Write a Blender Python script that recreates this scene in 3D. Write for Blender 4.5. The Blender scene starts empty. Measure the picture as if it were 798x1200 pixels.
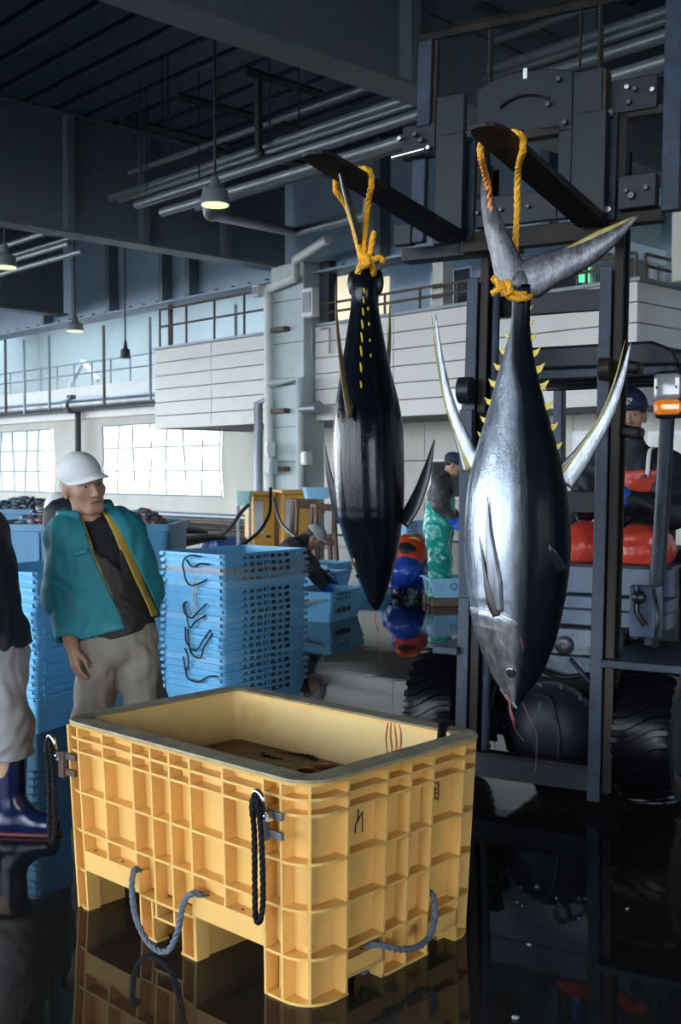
import bpy, bmesh, math, random
import numpy as np
from mathutils import Vector, Matrix

random.seed(7); np.random.seed(7)
SC = bpy.context.scene
COL = SC.collection

# ------------------------------------------------------------------ camera, world, exposure
FPX, CAM_H = 1300.0, 1.5                       # focal length in pixels of the 798x1200 frame, eye height
PITCH = math.atan(45 / FPX)
cam_d = bpy.data.cameras.new('camera'); cam = bpy.data.objects.new('camera', cam_d); COL.objects.link(cam)
cam.location = (0, 0, CAM_H); cam.rotation_euler = (math.pi / 2 - PITCH, 0, 0)
cam_d.sensor_fit = 'VERTICAL'; cam_d.sensor_height = 24.0; cam_d.lens = FPX / 1200 * 24.0
cam_d.clip_end = 300
cam_d.dof.use_dof = True; cam_d.dof.focus_distance = 3.9; cam_d.dof.aperture_fstop = 5.6
SC.camera = cam
SC.view_settings.view_transform = 'Standard'; SC.view_settings.look = 'None'
SC.view_settings.gamma = 1.0; SC.view_settings.use_curve_mapping = False
SC.view_settings.exposure = 1.32

W = bpy.data.worlds.new('overcast_sky'); SC.world = W; W.use_nodes = True
wn = W.node_tree.nodes; wl = W.node_tree.links; wn.clear()
wo = wn.new('ShaderNodeOutputWorld'); wb = wn.new('ShaderNodeBackground')
wt = wn.new('ShaderNodeTexCoord'); wx = wn.new('ShaderNodeSeparateXYZ'); wr_ = wn.new('ShaderNodeValToRGB')
wl.new(wt.outputs['Generated'], wx.inputs[0]); wl.new(wx.outputs['Z'], wr_.inputs[0])
wr_.color_ramp.elements[0].position = 0.0; wr_.color_ramp.elements[0].color = (0.86, 0.94, 1.0, 1)
wr_.color_ramp.elements[1].position = 0.6; wr_.color_ramp.elements[1].color = (0.62, 0.79, 1.0, 1)
wl.new(wr_.outputs[0], wb.inputs[0]); wb.inputs[1].default_value = 4.2
wl.new(wb.outputs[0], wo.inputs[0])

# ------------------------------------------------------------------ measuring: a pixel of the photo at a known depth is a real point
def ray(px, py):
    ux, uy = (px - 399) / FPX, (600 - py) / FPX
    return np.array([ux, math.cos(PITCH) + math.sin(PITCH) * uy, -math.sin(PITCH) + math.cos(PITCH) * uy])
def at(px, py, Y):
    d = ray(px, py); d = d * (Y / d[1]); d[2] += CAM_H; return d
def onz(px, py, z):
    d = ray(px, py); d = d * ((z - CAM_H) / d[2]); d[2] += CAM_H; return d

# ------------------------------------------------------------------ mesh helpers
def rotz(a): c, s = math.cos(a), math.sin(a); return np.array([[c, -s, 0], [s, c, 0], [0, 0, 1.0]])
def rotx(a): c, s = math.cos(a), math.sin(a); return np.array([[1.0, 0, 0], [0, c, -s], [0, s, c]])
def roty(a): c, s = math.cos(a), math.sin(a); return np.array([[c, 0, s], [0, 1.0, 0], [-s, 0, c]])
def unit(v): v = np.array(v, float); return v / max(1e-9, np.linalg.norm(v))

class MB:
    def __init__(s): s.v = []; s.f = []; s.n = 0
    def add(s, vs, fs):
        o = s.n; vs = [tuple(map(float, p)) for p in vs]
        s.v += vs; s.f += [tuple(i + o for i in f) for f in fs]; s.n += len(vs); return s
    def box(s, c, d, R=None):
        p = np.array([[x, y, z] for z in (-.5, .5) for y in (-.5, .5) for x in (-.5, .5)]) * np.array(d)
        if R is not None: p = p @ np.array(R).T
        return s.add(p + np.array(c), [(0, 2, 3, 1), (4, 5, 7, 6), (0, 1, 5, 4), (2, 6, 7, 3), (0, 4, 6, 2), (1, 3, 7, 5)])
    def mm(s, a, b):
        a = np.array(a, float); b = np.array(b, float); return s.box((a + b) / 2, np.abs(b - a))
    def hexa(s, p8):           # bottom ring 4, top ring 4
        return s.add(p8, [(3, 2, 1, 0), (4, 5, 6, 7), (0, 1, 5, 4), (1, 2, 6, 5), (2, 3, 7, 6), (3, 0, 4, 7)])
    def loft(s, rings, cap=True, closed=False):
        n = len(rings[0]); o = []
        vs = [p for r in rings for p in r]; m = len(rings); fs = []
        for i in range(m - 1 if not closed else m):
            a, b = i * n, ((i + 1) % m) * n
            for j in range(n):
                k = (j + 1) % n; fs.append((a + j, a + k, b + k, b + j))
        if cap and not closed: fs += [tuple(range(n - 1, -1, -1)), tuple((m - 1) * n + j for j in range(n))]
        return s.add(vs, fs)
    def tube(s, pts, r, n=8, cap=True, squash=1.0):
        pts = [np.array(p, float) for p in pts]; m = len(pts)
        rr = [r] * m if np.isscalar(r) else list(r)
        T = [unit(pts[min(i + 1, m - 1)] - pts[max(i - 1, 0)]) for i in range(m)]
        a = np.array([0, 0, 1.0]) if abs(T[0][2]) < .9 else np.array([1.0, 0, 0])
        N = unit(np.cross(T[0], a)); rings = []
        for i in range(m):
            N = unit(N - T[i] * np.dot(N, T[i])); B = np.cross(T[i], N)
            rings.append([pts[i] + rr[i] * (math.cos(2 * math.pi * j / n) * N + squash * math.sin(2 * math.pi * j / n) * B) for j in range(n)])
        return s.loft(rings, cap)
    def lathe(s, prof, n=24, c=(0, 0, 0), R=None, cap=True):
        rings = []
        for r, z in prof:
            ring = np.array([[r * math.cos(2 * math.pi * j / n), r * math.sin(2 * math.pi * j / n), z] for j in range(n)])
            if R is not None: ring = ring @ np.array(R).T
            rings.append(ring + np.array(c))
        return s.loft(rings, cap)
    def ball(s, c, r, n=10, m=7, R=None):
        r = np.array([r] * 3 if np.isscalar(r) else r, float); rings = []
        for i in range(1, m):
            t = math.pi * i / m - math.pi / 2
            ring = np.array([[math.cos(t) * math.cos(2 * math.pi * j / n), math.cos(t) * math.sin(2 * math.pi * j / n), math.sin(t)] for j in range(n)]) * r
            if R is not None: ring = ring @ np.array(R).T
            rings.append(ring + np.array(c))
        return s.loft(rings, True)
    def prism(s, poly, y0, y1, f=lambda x, y, z: (x, y, z)):   # polygon in x-z, extruded in y
        n = len(poly)
        vs = [f(x, y0, z) for x, z in poly] + [f(x, y1, z) for x, z in poly]
        fs = [tuple(range(n)), tuple(range(2 * n - 1, n - 1, -1))] + [(i + n, (i + 1) % n + n, (i + 1) % n, i) for i in range(n)]
        return s.add(vs, fs)
    def rope(s, pts, R, strands=3, n=6, pitch=7.0):
        P = resample(pts, max(4, int(plen(pts) / (R * 0.9)))); m = len(P)
        T = [unit(P[min(i + 1, m - 1)] - P[max(i - 1, 0)]) for i in range(m)]
        a = np.array([0, 0, 1.0]) if abs(T[0][2]) < .9 else np.array([1.0, 0, 0])
        N = unit(np.cross(T[0], a)); fr = []
        for i in range(m):
            N = unit(N - T[i] * np.dot(N, T[i])); fr.append((N.copy(), np.cross(T[i], N)))
        L = np.cumsum([0] + [np.linalg.norm(P[i + 1] - P[i]) for i in range(m - 1)])
        for k in range(strands):
            q = []
            for i in range(m):
                ang = 2 * math.pi * (k / strands + L[i] / (pitch * R)); q.append(P[i] + R * .5 * (math.cos(ang) * fr[i][0] + math.sin(ang) * fr[i][1]))
            s.tube(q, R * .56, n)
        return s
    def mesh(s, name, mat=None, smooth=None):
        me = bpy.data.meshes.new(name); me.from_pydata(s.v, [], s.f)
        bm = bmesh.new(); bm.from_mesh(me); bmesh.ops.recalc_face_normals(bm, faces=bm.faces); bm.to_mesh(me); bm.free()
        if mat: me.materials.append(mat)
        if smooth is not None:
            me.shade_smooth()
            if smooth < 180: me.set_sharp_from_angle(angle=math.radians(smooth))
        return me
    def build(s, name, mat, parent=None, smooth=None, bevel=0, seg=2, label=None):
        o = bpy.data.objects.new(name, s.mesh(name, mat, smooth)); COL.objects.link(o)
        if parent is not None: o.parent = parent
        if bevel:
            b = o.modifiers.new('bevel', 'BEVEL'); b.width = bevel; b.segments = seg; b.limit_method = 'ANGLE'; b.angle_limit = .6
            b.harden_normals = False
        if label: o['label'] = label
        return o

def plen(pts): return sum(np.linalg.norm(np.array(pts[i + 1]) - np.array(pts[i])) for i in range(len(pts) - 1))
def spline(pts, n=8):          # Catmull-Rom through points
    P = [np.array(p, float) for p in pts]; P = [2 * P[0] - P[1]] + P + [2 * P[-1] - P[-2]]; out = []
    for i in range(1, len(P) - 2):
        for j in range(n):
            t = j / n; a, b, c, d = P[i - 1:i + 3]
            out.append(.5 * (2 * b + (c - a) * t + (2 * a - 5 * b + 4 * c - d) * t * t + (-a + 3 * b - 3 * c + d) * t ** 3))
    out.append(P[-2]); return out
def resample(pts, n):
    P = np.array(pts, float); L = np.concatenate([[0], np.cumsum(np.linalg.norm(np.diff(P, axis=0), axis=1))])
    t = np.linspace(0, L[-1], n); return np.stack([np.interp(t, L, P[:, i]) for i in range(3)], 1)

def tag(o, label=None, cat=None, group=None, kind=None):
    if label: o['label'] = label
    if cat: o['category'] = cat
    if group: o['group'] = group
    if kind: o['kind'] = kind
    return o
def thing(name, label, cat, loc=(0, 0, 0), rz=0, group=None):
    o = bpy.data.objects.new(name, None); COL.objects.link(o); o.empty_display_size = .1
    o.location = tuple(map(float, loc)); o.rotation_euler = (0, 0, rz); return tag(o, label, cat, group)
def structure(mb, name, mat, smooth=None, parent=None, bevel=0):
    o = mb.build(name, mat, parent, smooth, bevel)
    if parent is None: o['kind'] = 'structure'
    return o
def inst(me, name, parent=None, loc=(0, 0, 0), rz=0, R=None):
    o = bpy.data.objects.new(name, me); COL.objects.link(o); o.parent = parent; o.location = tuple(map(float, loc)); o.rotation_euler = (0, 0, rz) if R is None else R
    return o
def copy_tree(o, parent=None):
    c = o.copy(); COL.objects.link(c); c.parent = parent
    for ch in list(o.children): copy_tree(ch, c)
    return c
_txt = {}
def text_mesh(body, size, mat, thick=0.0006):
    key = (body, size, mat.name)
    if key in _txt: return _txt[key]
    cu = bpy.data.curves.new('lettering', 'FONT'); cu.body = body; cu.size = size; cu.align_x = 'CENTER'; cu.align_y = 'CENTER'
    cu.extrude = thick; cu.resolution_u = 2; cu.offset = size * .028
    o = bpy.data.objects.new('lettering', cu); COL.objects.link(o)
    dg = bpy.context.evaluated_depsgraph_get(); me = bpy.data.meshes.new_from_object(o.evaluated_get(dg))
    bpy.data.objects.remove(o); me.materials.clear(); me.materials.append(mat); _txt[key] = me; return me

# ------------------------------------------------------------------ signed distance bodies: one continuous surface from tapered capsules
def C(a, b, ra, rb=None, k=.03): return ('c', np.array(a, float), np.array(b, float), ra, ra if rb is None else rb, k)
def El(c, r, R=None, k=.03): return ('e', np.array(c, float), np.array(r, float), np.eye(3) if R is None else np.array(R), k)
def Sub(p): return ('-',) + (p,)
def Clip(p, n, k=.0): return ('clip', np.array(p, float), unit(n), k)
def BoxP(c, half, R=None): return ('b', np.array(c, float), np.array(half, float), np.eye(3) if R is None else np.array(R), 0)
def Wg(o, R, pts, y0): return ('w', np.array(o, float), np.array(R), [np.array(q, float) for q in pts], y0)     # straight cut through the front: (x, z, half width) along a line
def pd(p, X):
    if p[0] == 'w':
        q = (X - p[1]) @ p[2]; best = None
        for a, b in zip(p[3][:-1], p[3][1:]):
            ab = (b - a)[:2]; v = q[..., [0, 2]] - a[:2]; t = np.clip((v @ ab) / (ab @ ab), 0, 1)
            d = np.linalg.norm(v - t[..., None] * ab, axis=-1) - (a[2] + (b[2] - a[2]) * t); best = d if best is None else np.minimum(best, d)
        return np.maximum(best, q[..., 1] - p[4])
    if p[0] == 'c':
        a, b, ra, rb = p[1:5]; ab = b - a; t = np.clip(((X - a) @ ab) / max(1e-9, ab @ ab), 0, 1)
        return np.linalg.norm(X - a - t[..., None] * ab, axis=-1) - (ra + (rb - ra) * t)
    if p[0] == 'e':
        q = (X - p[1]) @ p[3]; k0 = np.linalg.norm(q / p[2], axis=-1); k1 = np.linalg.norm(q / p[2] ** 2, axis=-1)
        return k0 * (k0 - 1) / np.maximum(k1, 1e-6)
    q = np.abs((X - p[1]) @ p[3]) - p[2]
    return np.linalg.norm(np.maximum(q, 0), axis=-1) + np.minimum(q.max(-1), 0)
def pb(p):
    if p[0] == 'w': return p[1] - .8, p[1] + .8
    if p[0] == 'c':
        r = max(p[3], p[4]); return np.minimum(p[1], p[2]) - r, np.maximum(p[1], p[2]) + r
    r = float(np.max(p[2])) if p[0] == 'e' else float(np.linalg.norm(p[2])); return p[1] - r, p[1] + r
def folds(X, amp, f, seed):
    rs = np.random.RandomState(seed); d = np.zeros(X.shape[:-1])
    wx = X + .35 / f * np.sin(X[..., [1, 2, 0]] * f * 3.1 + rs.rand(3) * 6)
    for i in range(5):
        w = rs.randn(3); w /= np.linalg.norm(w); d += np.sin((wx @ w) * f * (4 + 3 * i) + rs.rand() * 6) * (1 - .13 * i)
    d /= 2.2; return amp * d
def sdf_mesh(prims, h, shell=0, fold=None):
    pos = [p for p in prims if p[0] in 'ceb']
    lo = np.min([pb(p)[0] for p in pos], 0) - 4 * h - .02; hi = np.max([pb(p)[1] for p in pos], 0) + 4 * h + .02
    n = np.ceil((hi - lo) / h).astype(int) + 1
    ax = [lo[i] + h * np.arange(n[i]) for i in range(3)]
    D = np.full(tuple(n), .2, np.float32)
    def win(p, m):
        a, b = pb(p); i0 = np.clip(np.floor((a - m - lo) / h).astype(int), 0, n - 1); i1 = np.clip(np.ceil((b + m - lo) / h).astype(int) + 1, 1, n)
        sl = tuple(slice(i0[i], i1[i]) for i in range(3))
        return sl, np.stack(np.meshgrid(*[ax[i][sl[i]] for i in range(3)], indexing='ij'), -1)
    late = []
    for p in prims:
        if p[0] in 'ceb':
            k = max(p[-1], 1e-4); sl, X = win(p, k + 4 * h); d = pd(p, X); o = D[sl]
            hh = np.maximum(k - np.abs(o - d), 0) / k; D[sl] = np.minimum(o, d) - hh * hh * k * .25
        elif p[0] == '-' and not shell and p[1][0] != 'late':
            sl, X = win(p[1], 4 * h); D[sl] = np.maximum(D[sl], -pd(p[1], X))
        else: late.append(p)
    if fold:
        m = np.abs(D) < .08; idx = np.argwhere(m); D[m] += folds(lo + idx * h, *fold)
    if shell: D = np.maximum(D, -(D + shell))
    for p in late:
        if p[0] == '-': sl, X = win(p[1], 4 * h); D[sl] = np.maximum(D[sl], -pd(p[1], X))
        else:
            X = np.stack(np.meshgrid(*ax, indexing='ij'), -1); D = np.maximum(D, (X - p[1]) @ p[2])
    return nets(D, lo, h)
def nets(D, lo, h):
    S = D < 0; nx, ny, nz = D.shape
    cnt = np.zeros((nx - 1, ny - 1, nz - 1), np.int8)
    for i in (0, 1):
        for j in (0, 1):
            for k in (0, 1): cnt += S[i:nx - 1 + i, j:ny - 1 + j, k:nz - 1 + k]
    cell = (cnt > 0) & (cnt < 8); ids = np.full(cell.shape, -1, np.int64); idx = np.argwhere(cell); ids[cell] = np.arange(len(idx))
    acc = np.zeros((len(idx), 3)); num = np.zeros(len(idx))
    offs = [(i, j, k) for i in (0, 1) for j in (0, 1) for k in (0, 1)]
    for a in offs:
        for b in offs:
            if sum(b) - sum(a) == 1 and all(b[i] >= a[i] for i in range(3)):
                va = D[tuple((idx + a).T)]; vb = D[tuple((idx + b).T)]; m = (va < 0) != (vb < 0)
                t = va[m] / (va[m] - vb[m]); acc[m] += np.array(a) + t[:, None] * (np.array(b) - np.array(a)); num[m] += 1
    V = lo + h * (idx + acc / np.maximum(num, 1)[:, None]); Fs = []
    for ax_ in range(3):
        sl0 = [slice(None)] * 3; sl1 = [slice(None)] * 3; sl0[ax_] = slice(0, -1); sl1[ax_] = slice(1, None)
        s0 = S[tuple(sl0)]; s1 = S[tuple(sl1)]; e = np.argwhere(s0 != s1)
        u, v = (ax_ + 1) % 3, (ax_ + 2) % 3
        e = e[(e[:, u] > 0) & (e[:, v] > 0) & (e[:, u] < D.shape[u] - 1) & (e[:, v] < D.shape[v] - 1)]
        du = np.zeros(3, int); dv = np.zeros(3, int); du[u] = 1; dv[v] = 1
        q = np.stack([ids[tuple((e - du - dv).T)], ids[tuple((e - dv).T)], ids[tuple(e.T)], ids[tuple((e - du).T)]], 1)
        fl = s0[tuple(e.T)]; q[~fl] = q[~fl][:, ::-1]; Fs.append(q)
    return V, np.concatenate(Fs)
def sdf_obj(name, prims, h, mat, parent=None, shell=0, fold=None, label=None, loc=None):
    V, Fc = sdf_mesh(prims, h, shell, fold)
    me = bpy.data.meshes.new(name); me.from_pydata(V.tolist(), [], Fc.tolist()); me.materials.append(mat); me.shade_smooth()
    o = bpy.data.objects.new(name, me); COL.objects.link(o)
    if parent is not None: o.parent = parent
    if label: o['label'] = label
    return o

# ------------------------------------------------------------------ materials
def M(name, col, rough=.5, metal=0, var=.12, vs=6, bump=0, bs=60, dirt=None, coat=0, spec=.5, stretch=(1, 1, 1), emit=None, trans=0, alpha=1, sss=0):
    m = bpy.data.materials.new(name); m.use_nodes = True; nt = m.node_tree; N = nt.nodes; L = nt.links
    b = N['Principled BSDF']; b.inputs['Roughness'].default_value = rough; b.inputs['Metallic'].default_value = metal
    b.inputs['Coat Weight'].default_value = coat; b.inputs['Coat Roughness'].default_value = .08; b.inputs['Specular IOR Level'].default_value = spec
    b.inputs['Transmission Weight'].default_value = trans; b.inputs['Alpha'].default_value = alpha
    tc = N.new('ShaderNodeTexCoord'); mp = N.new('ShaderNodeMapping'); mp.inputs['Scale'].default_value = stretch; L.new(tc.outputs['Object'], mp.inputs[0])
    nz = N.new('ShaderNodeTexNoise'); nz.inputs['Scale'].default_value = vs; nz.inputs['Detail'].default_value = 6; L.new(mp.outputs[0], nz.inputs['Vector'])
    r = N.new('ShaderNodeMapRange'); r.inputs[1].default_value = .3; r.inputs[2].default_value = .7; r.inputs[3].default_value = 1 - var; r.inputs[4].default_value = 1 + var
    L.new(nz.outputs['Fac'], r.inputs[0])
    mx = N.new('ShaderNodeMix'); mx.data_type = 'RGBA'; mx.blend_type = 'MULTIPLY'; mx.inputs[0].default_value = 1
    mx.inputs[6].default_value = (*col, 1); L.new(r.outputs[0], mx.inputs[7]); out = mx.outputs[2]
    if dirt:
        dc, amt, ds = dirt; n2 = N.new('ShaderNodeTexNoise'); n2.inputs['Scale'].default_value = ds; n2.inputs['Detail'].default_value = 8; n2.inputs['Roughness'].default_value = .7
        L.new(mp.outputs[0], n2.inputs['Vector']); rp = N.new('ShaderNodeMapRange'); rp.inputs[1].default_value = .5; rp.inputs[2].default_value = .68; rp.inputs[4].default_value = amt
        L.new(n2.outputs['Fac'], rp.inputs[0]); m2 = N.new('ShaderNodeMix'); m2.data_type = 'RGBA'; L.new(rp.outputs[0], m2.inputs[0]); L.new(out, m2.inputs[6]); m2.inputs[7].default_value = (*dc, 1); out = m2.outputs[2]
    L.new(out, b.inputs['Base Color'])
    if bump:
        nb = N.new('ShaderNodeTexNoise'); nb.inputs['Scale'].default_value = bs; nb.inputs['Detail'].default_value = 4; L.new(mp.outputs[0], nb.inputs['Vector'])
        bp = N.new('ShaderNodeBump'); bp.inputs['Strength'].default_value = bump; bp.inputs['Distance'].default_value = .01; L.new(nb.outputs['Fac'], bp.inputs['Height']); L.new(bp.outputs[0], b.inputs['Normal'])
    if emit: b.inputs['Emission Color'].default_value = (*emit[0], 1); b.inputs['Emission Strength'].default_value = emit[1]
    if sss:
        b.inputs['Subsurface Weight'].default_value = sss; b.inputs['Subsurface Radius'].default_value = (.02, .008, .003); b.inputs['Subsurface Scale'].default_value = .5
    return m
# ------------------------------------------------------------------ colours
m_deck = M('ceiling_deck', (.075, .11, .18), .6, var=.15)
m_steel = M('girder_paint', (.14, .185, .225), .55, var=.1, dirt=((.20, .17, .13), .5, 1.2))
m_steel_lit = M('girder_blue_lit', (.25, .35, .45), .55, var=.08, vs=2, dirt=((.22, .26, .28), .4, 1.5))  # blue girder colour lightened to stand for light from below and front
m_rust = M('rusty_steel', (.10, .075, .06), .7, var=.3, dirt=((.16, .07, .03), .7, 5))
m_dark = M('dark_steel', (.03, .035, .045), .55, var=.2)
m_pipe = M('grey_pipe', (.21, .24, .27), .38, .3, var=.12, vs=3)
m_pipe2 = M('dark_pipe', (.14, .15, .16), .35, .5, var=.2, vs=3)
m_siding = M('white_siding', (.65, .64, .62), .45, var=.04, vs=1.2, dirt=((.55, .52, .47), .25, 2))
m_cream = M('cream_panel', (.60, .59, .54), .6, var=.05, vs=1, dirt=((.42, .40, .34), .35, 1.5))
m_pillar = M('pale_blue_pillar', (.45, .54, .57), .55, var=.07, vs=2, dirt=((.45, .38, .22), .45, 3))
m_white = M('white_paint', (.78, .80, .82), .4, var=.04)
m_offwhite = M('off_white_plastic', (.70, .71, .69), .5, var=.05)
m_glassd = M('dark_window_glass', (.035, .04, .045), .08, var=.2, vs=1)
m_lit = M('lit_room_wall', (.8, .74, .55), .6, emit=((1.0, .86, .55), .3))
m_blkr = M('black_rubber', (.006, .0065, .008), .5, spec=.25, var=.2, bump=.15, bs=40)

# wet concrete: dark, water film with a few drier, rougher islands
m_floor = bpy.data.materials.new('wet_concrete'); m_floor.use_nodes = True
_n = m_floor.node_tree.nodes; _l = m_floor.node_tree.links; _b = _n['Principled BSDF']
_tc = _n.new('ShaderNodeTexCoord'); _a = _n.new('ShaderNodeTexNoise'); _a.inputs['Scale'].default_value = .55; _a.inputs['Detail'].default_value = 7
_l.new(_tc.outputs['Object'], _a.inputs['Vector'])
_c = _n.new('ShaderNodeValToRGB'); _c.color_ramp.elements[0].position = .3; _c.color_ramp.elements[0].color = (.010, .011, .012, 1)
_c.color_ramp.elements[1].position = .75; _c.color_ramp.elements[1].color = (.030, .031, .031, 1); _l.new(_a.outputs['Fac'], _c.inputs[0]); _l.new(_c.outputs[0], _b.inputs['Base Color'])
_r = _n.new('ShaderNodeMapRange'); _r.inputs[1].default_value = .52; _r.inputs[2].default_value = .75; _r.inputs[3].default_value = .035; _r.inputs[4].default_value = .17
_l.new(_a.outputs['Fac'], _r.inputs[0]); _l.new(_r.outputs[0], _b.inputs['Roughness']); _b.inputs['IOR'].default_value = 1.27
_w = _n.new('ShaderNodeTexNoise'); _w.inputs['Scale'].default_value = 3.5; _w.inputs['Detail'].default_value = 2; _l.new(_tc.outputs['Object'], _w.inputs['Vector'])
_bp = _n.new('ShaderNodeBump'); _bp.inputs['Strength'].default_value = .035; _bp.inputs['Distance'].default_value = .02; _l.new(_w.outputs['Fac'], _bp.inputs['Height']); _l.new(_bp.outputs[0], _b.inputs['Normal'])

# ------------------------------------------------------------------ the hall (u runs away to the left, v away to the right)
UD = np.array([-.685, .728, 0]); VD = np.array([.728, .685, 0])
def uv(u, v, z): return u * UD + v * VD + np.array([0, 0, z])
def ubox(mb, u0, u1, v0, v1, z0, z1):
    return mb.hexa([uv(u0, v0, z0), uv(u0, v1, z0), uv(u1, v1, z0), uv(u1, v0, z0), uv(u0, v0, z1), uv(u0, v1, z1), uv(u1, v1, z1), uv(u1, v0, z1)])
def upx(px, v): k = (px - 399) / FPX; Y = v / (.728 * k + .685); return -.685 * k * Y + .728 * Y      # u where a pixel column meets the plane v
def zpx(px, py, v): k = (px - 399) / FPX; Y = v / (.728 * k + .685); return at(px, py, Y)[2]

U0, U1, V0, V1, ZC = -18.0, 46.0, -15.0, 16.6, 8.2
mb = MB(); mb.add([(-60, -60, 0), (70, -60, 0), (70, 70, 0), (-60, 70, 0)], [(0, 1, 2, 3)]); structure(mb, 'floor', m_floor)

# ceiling: folded steel deck, ribs along u
prof = []; v = V0
while v < V1:
    prof += [(v, ZC), (v + .46, ZC), (v + .48, ZC + .15), (v + .60, ZC + .15)]; v += .62
mb = MB(); prof2 = prof + [(v, ZC + .3), (V0, ZC + .3)]
mb.loft([[uv(U0, a, z) for a, z in prof2], [uv(U1, a, z) for a, z in prof2]]); ceiling = structure(mb, 'ceiling', m_deck)
# the bay behind is brightened by an added, unseen translucent skylight strip, then roof again
m_skyl_added = M('added_skylight_sheet', (.85, .9, .92), .4, var=.02); _p = m_skyl_added.node_tree.nodes['Principled BSDF']
def translucent(m, col, mixf=.6, transp=0.0):
    N = m.node_tree.nodes; L = m.node_tree.links; p = N['Principled BSDF']; out = [n for n in N if n.type == 'OUTPUT_MATERIAL'][0]
    t = N.new('ShaderNodeBsdfTranslucent'); t.inputs[0].default_value = (*col, 1); x = N.new('ShaderNodeMixShader'); x.inputs[0].default_value = mixf
    L.new(p.outputs[0], x.inputs[1]); L.new(t.outputs[0], x.inputs[2]); last = x
    if transp:
        q = N.new('ShaderNodeBsdfTransparent'); y = N.new('ShaderNodeMixShader'); y.inputs[0].default_value = transp; L.new(x.outputs[0], y.inputs[1]); L.new(q.outputs[0], y.inputs[2]); last = y
    L.new(last.outputs[0], out.inputs[0])
translucent(m_skyl_added, (.85, .92, .95), .8)
mb = MB(); ubox(mb, U0, U1, 18.2, 23.0, ZC, ZC + .02); structure(mb, 'added_skylight', m_skyl_added)  # made-up roof opening that lets sky onto the back walls
mb = MB(); ubox(mb, U0, U1, V1, 18.2, ZC, ZC + .2); ubox(mb, U0, U1, 23.0, 25, ZC, ZC + .2); structure(mb, 'roof_slab', m_deck)

def girder_v(u, z0=6.0, stiff=()):
    g = MB(); ubox(g, u - .012, u + .012, V0, 16.0, z0, ZC + .02); ubox(g, u - .24, u + .24, V0, 16.0, z0 - .03, z0 + .02); ubox(g, u - .2, u + .2, V0, 16.0, ZC - .06, ZC - .02)
    o = structure(g, 'girder', m_steel)
    for sv in stiff:
        s = MB(); ubox(s, u - .2, u - .012, sv, sv + .16, z0 + .02, ZC - .06); s.build('stiffener', m_steel, o)
for gu, st in ((18.8, (7.0, 10.55, 12.2, 14.2)), (9.1, (4.0, 9.5, 13.2)), (28.5, (8, 14)), (38, ()), (-.6, ())): girder_v(gu, stiff=st)
g = MB(); ubox(g, U0, U1, 16.2, 16.23, 5.8, ZC); ubox(g, U0, U1, 15.85, 16.5, 5.75, 5.8); g2 = structure(g, 'girder', m_steel_lit)
for px in (55, 131, 193, 224, 445, 560, 640):
    u = upx(px, 16.0); s = MB(); ubox(s, u - .09, u + .09, 15.9, 16.2, 5.8, ZC); s.build('stiffener', m_steel, g2)
for i in range(48):                                             # bolt heads along the lower flange
    s = MB(); ubox(s, 10 + i * .62, 10.07 + i * .62, 15.9, 15.97, 5.8, 5.85)
    if i < 40: s.build('bolt_head', m_dark, g2)

# the quay side (v = V0) and the near gable (u = U0) are unseen; headers and solid bays added to shape the daylight
mb = MB(); ubox(mb, U0, U1, V0 - .2, V0, 6.8, ZC + .3); ubox(mb, U0, -9, V0 - .2, V0, 0, 6.8); structure(mb, 'wall_quay_light_block', m_steel)
mb = MB(); ubox(mb, U0 - .2, U0, V0, 25, 4.4, ZC + .3); ubox(mb, U0 - .2, U0, 2, 25, 0, 4.4); ubox(mb, U0 - .2, U0, V0, -8, 0, 4.4); structure(mb, 'wall_gable_light_block', m_steel)
for u in (-17, -8.6, -.6, 9.1, 18.8, 28.5, 38): mb = MB(); ubox(mb, u - .3, u + .3, V0 - .2, V0 + .4, 0, 6.8); structure(mb, 'pillar', m_pillar)
# pillar with its pipes; the one at the corner of the upper storey
PU0, PU1 = upx(356, 15.6), upx(318, 15.6)
mb = MB(); ubox(mb, PU0, PU1, 15.6, 16.2, 0, 6.0); pillar = structure(mb, 'pillar', m_pillar, bevel=.02)
mb = MB()
for z in (1.0, 1.75, 2.5, 3.4, 4.3, 5.2): ubox(mb, PU0 - .005, PU1 + .005, 15.59, 15.6, z, z + .015)
mb.build('joint', m_dark, pillar)
mb = MB(); ubox(mb, 9.0, 9.5, 16.3, 16.8, 4.6, 6); structure(mb, 'pillar', m_cream)
mb = MB(); ubox(mb, PU0 - .06, PU0 - .35, 16.0, 16.25, 4.7, 6); structure(mb, 'trim_1', m_dark)

# upper storey: slab and rows of siding boards
Z_B, Z_T, VM = 2.62, 4.62, 15.9
UE = upx(182, VM); UC = 9.87
mb = MB(); ubox(mb, UC + .05, PU0, VM + .06, 24, Z_B + .05, Z_B + .35); ubox(mb, PU0, UE - .05, VM + .3, 24, Z_B + .05, Z_B + .35)
ubox(mb, UC - 2, UC + .05, 21, 24, Z_B + .05, Z_B + .35); mezz = structure(mb, 'wall_upper', m_dark)
rows = 6; rh = (Z_T - Z_B) / rows
segs = [(PU1 + .02, upx(248, VM)), (upx(248, VM), UE), (UC, UC + .45), (UC + .45, UC + 2.9), (UC + 2.9, UC + 5.5), (UC + 5.5, PU0 - .02)]
for (a, b) in segs:
    for r in range(rows):
        s = MB(); ubox(s, a + .006, b - .006, VM, VM + .05, Z_B + r * rh + .009, Z_B + (r + 1) * rh - .009); s.build('siding_panel', m_siding, mezz, bevel=.006, seg=1)
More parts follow.
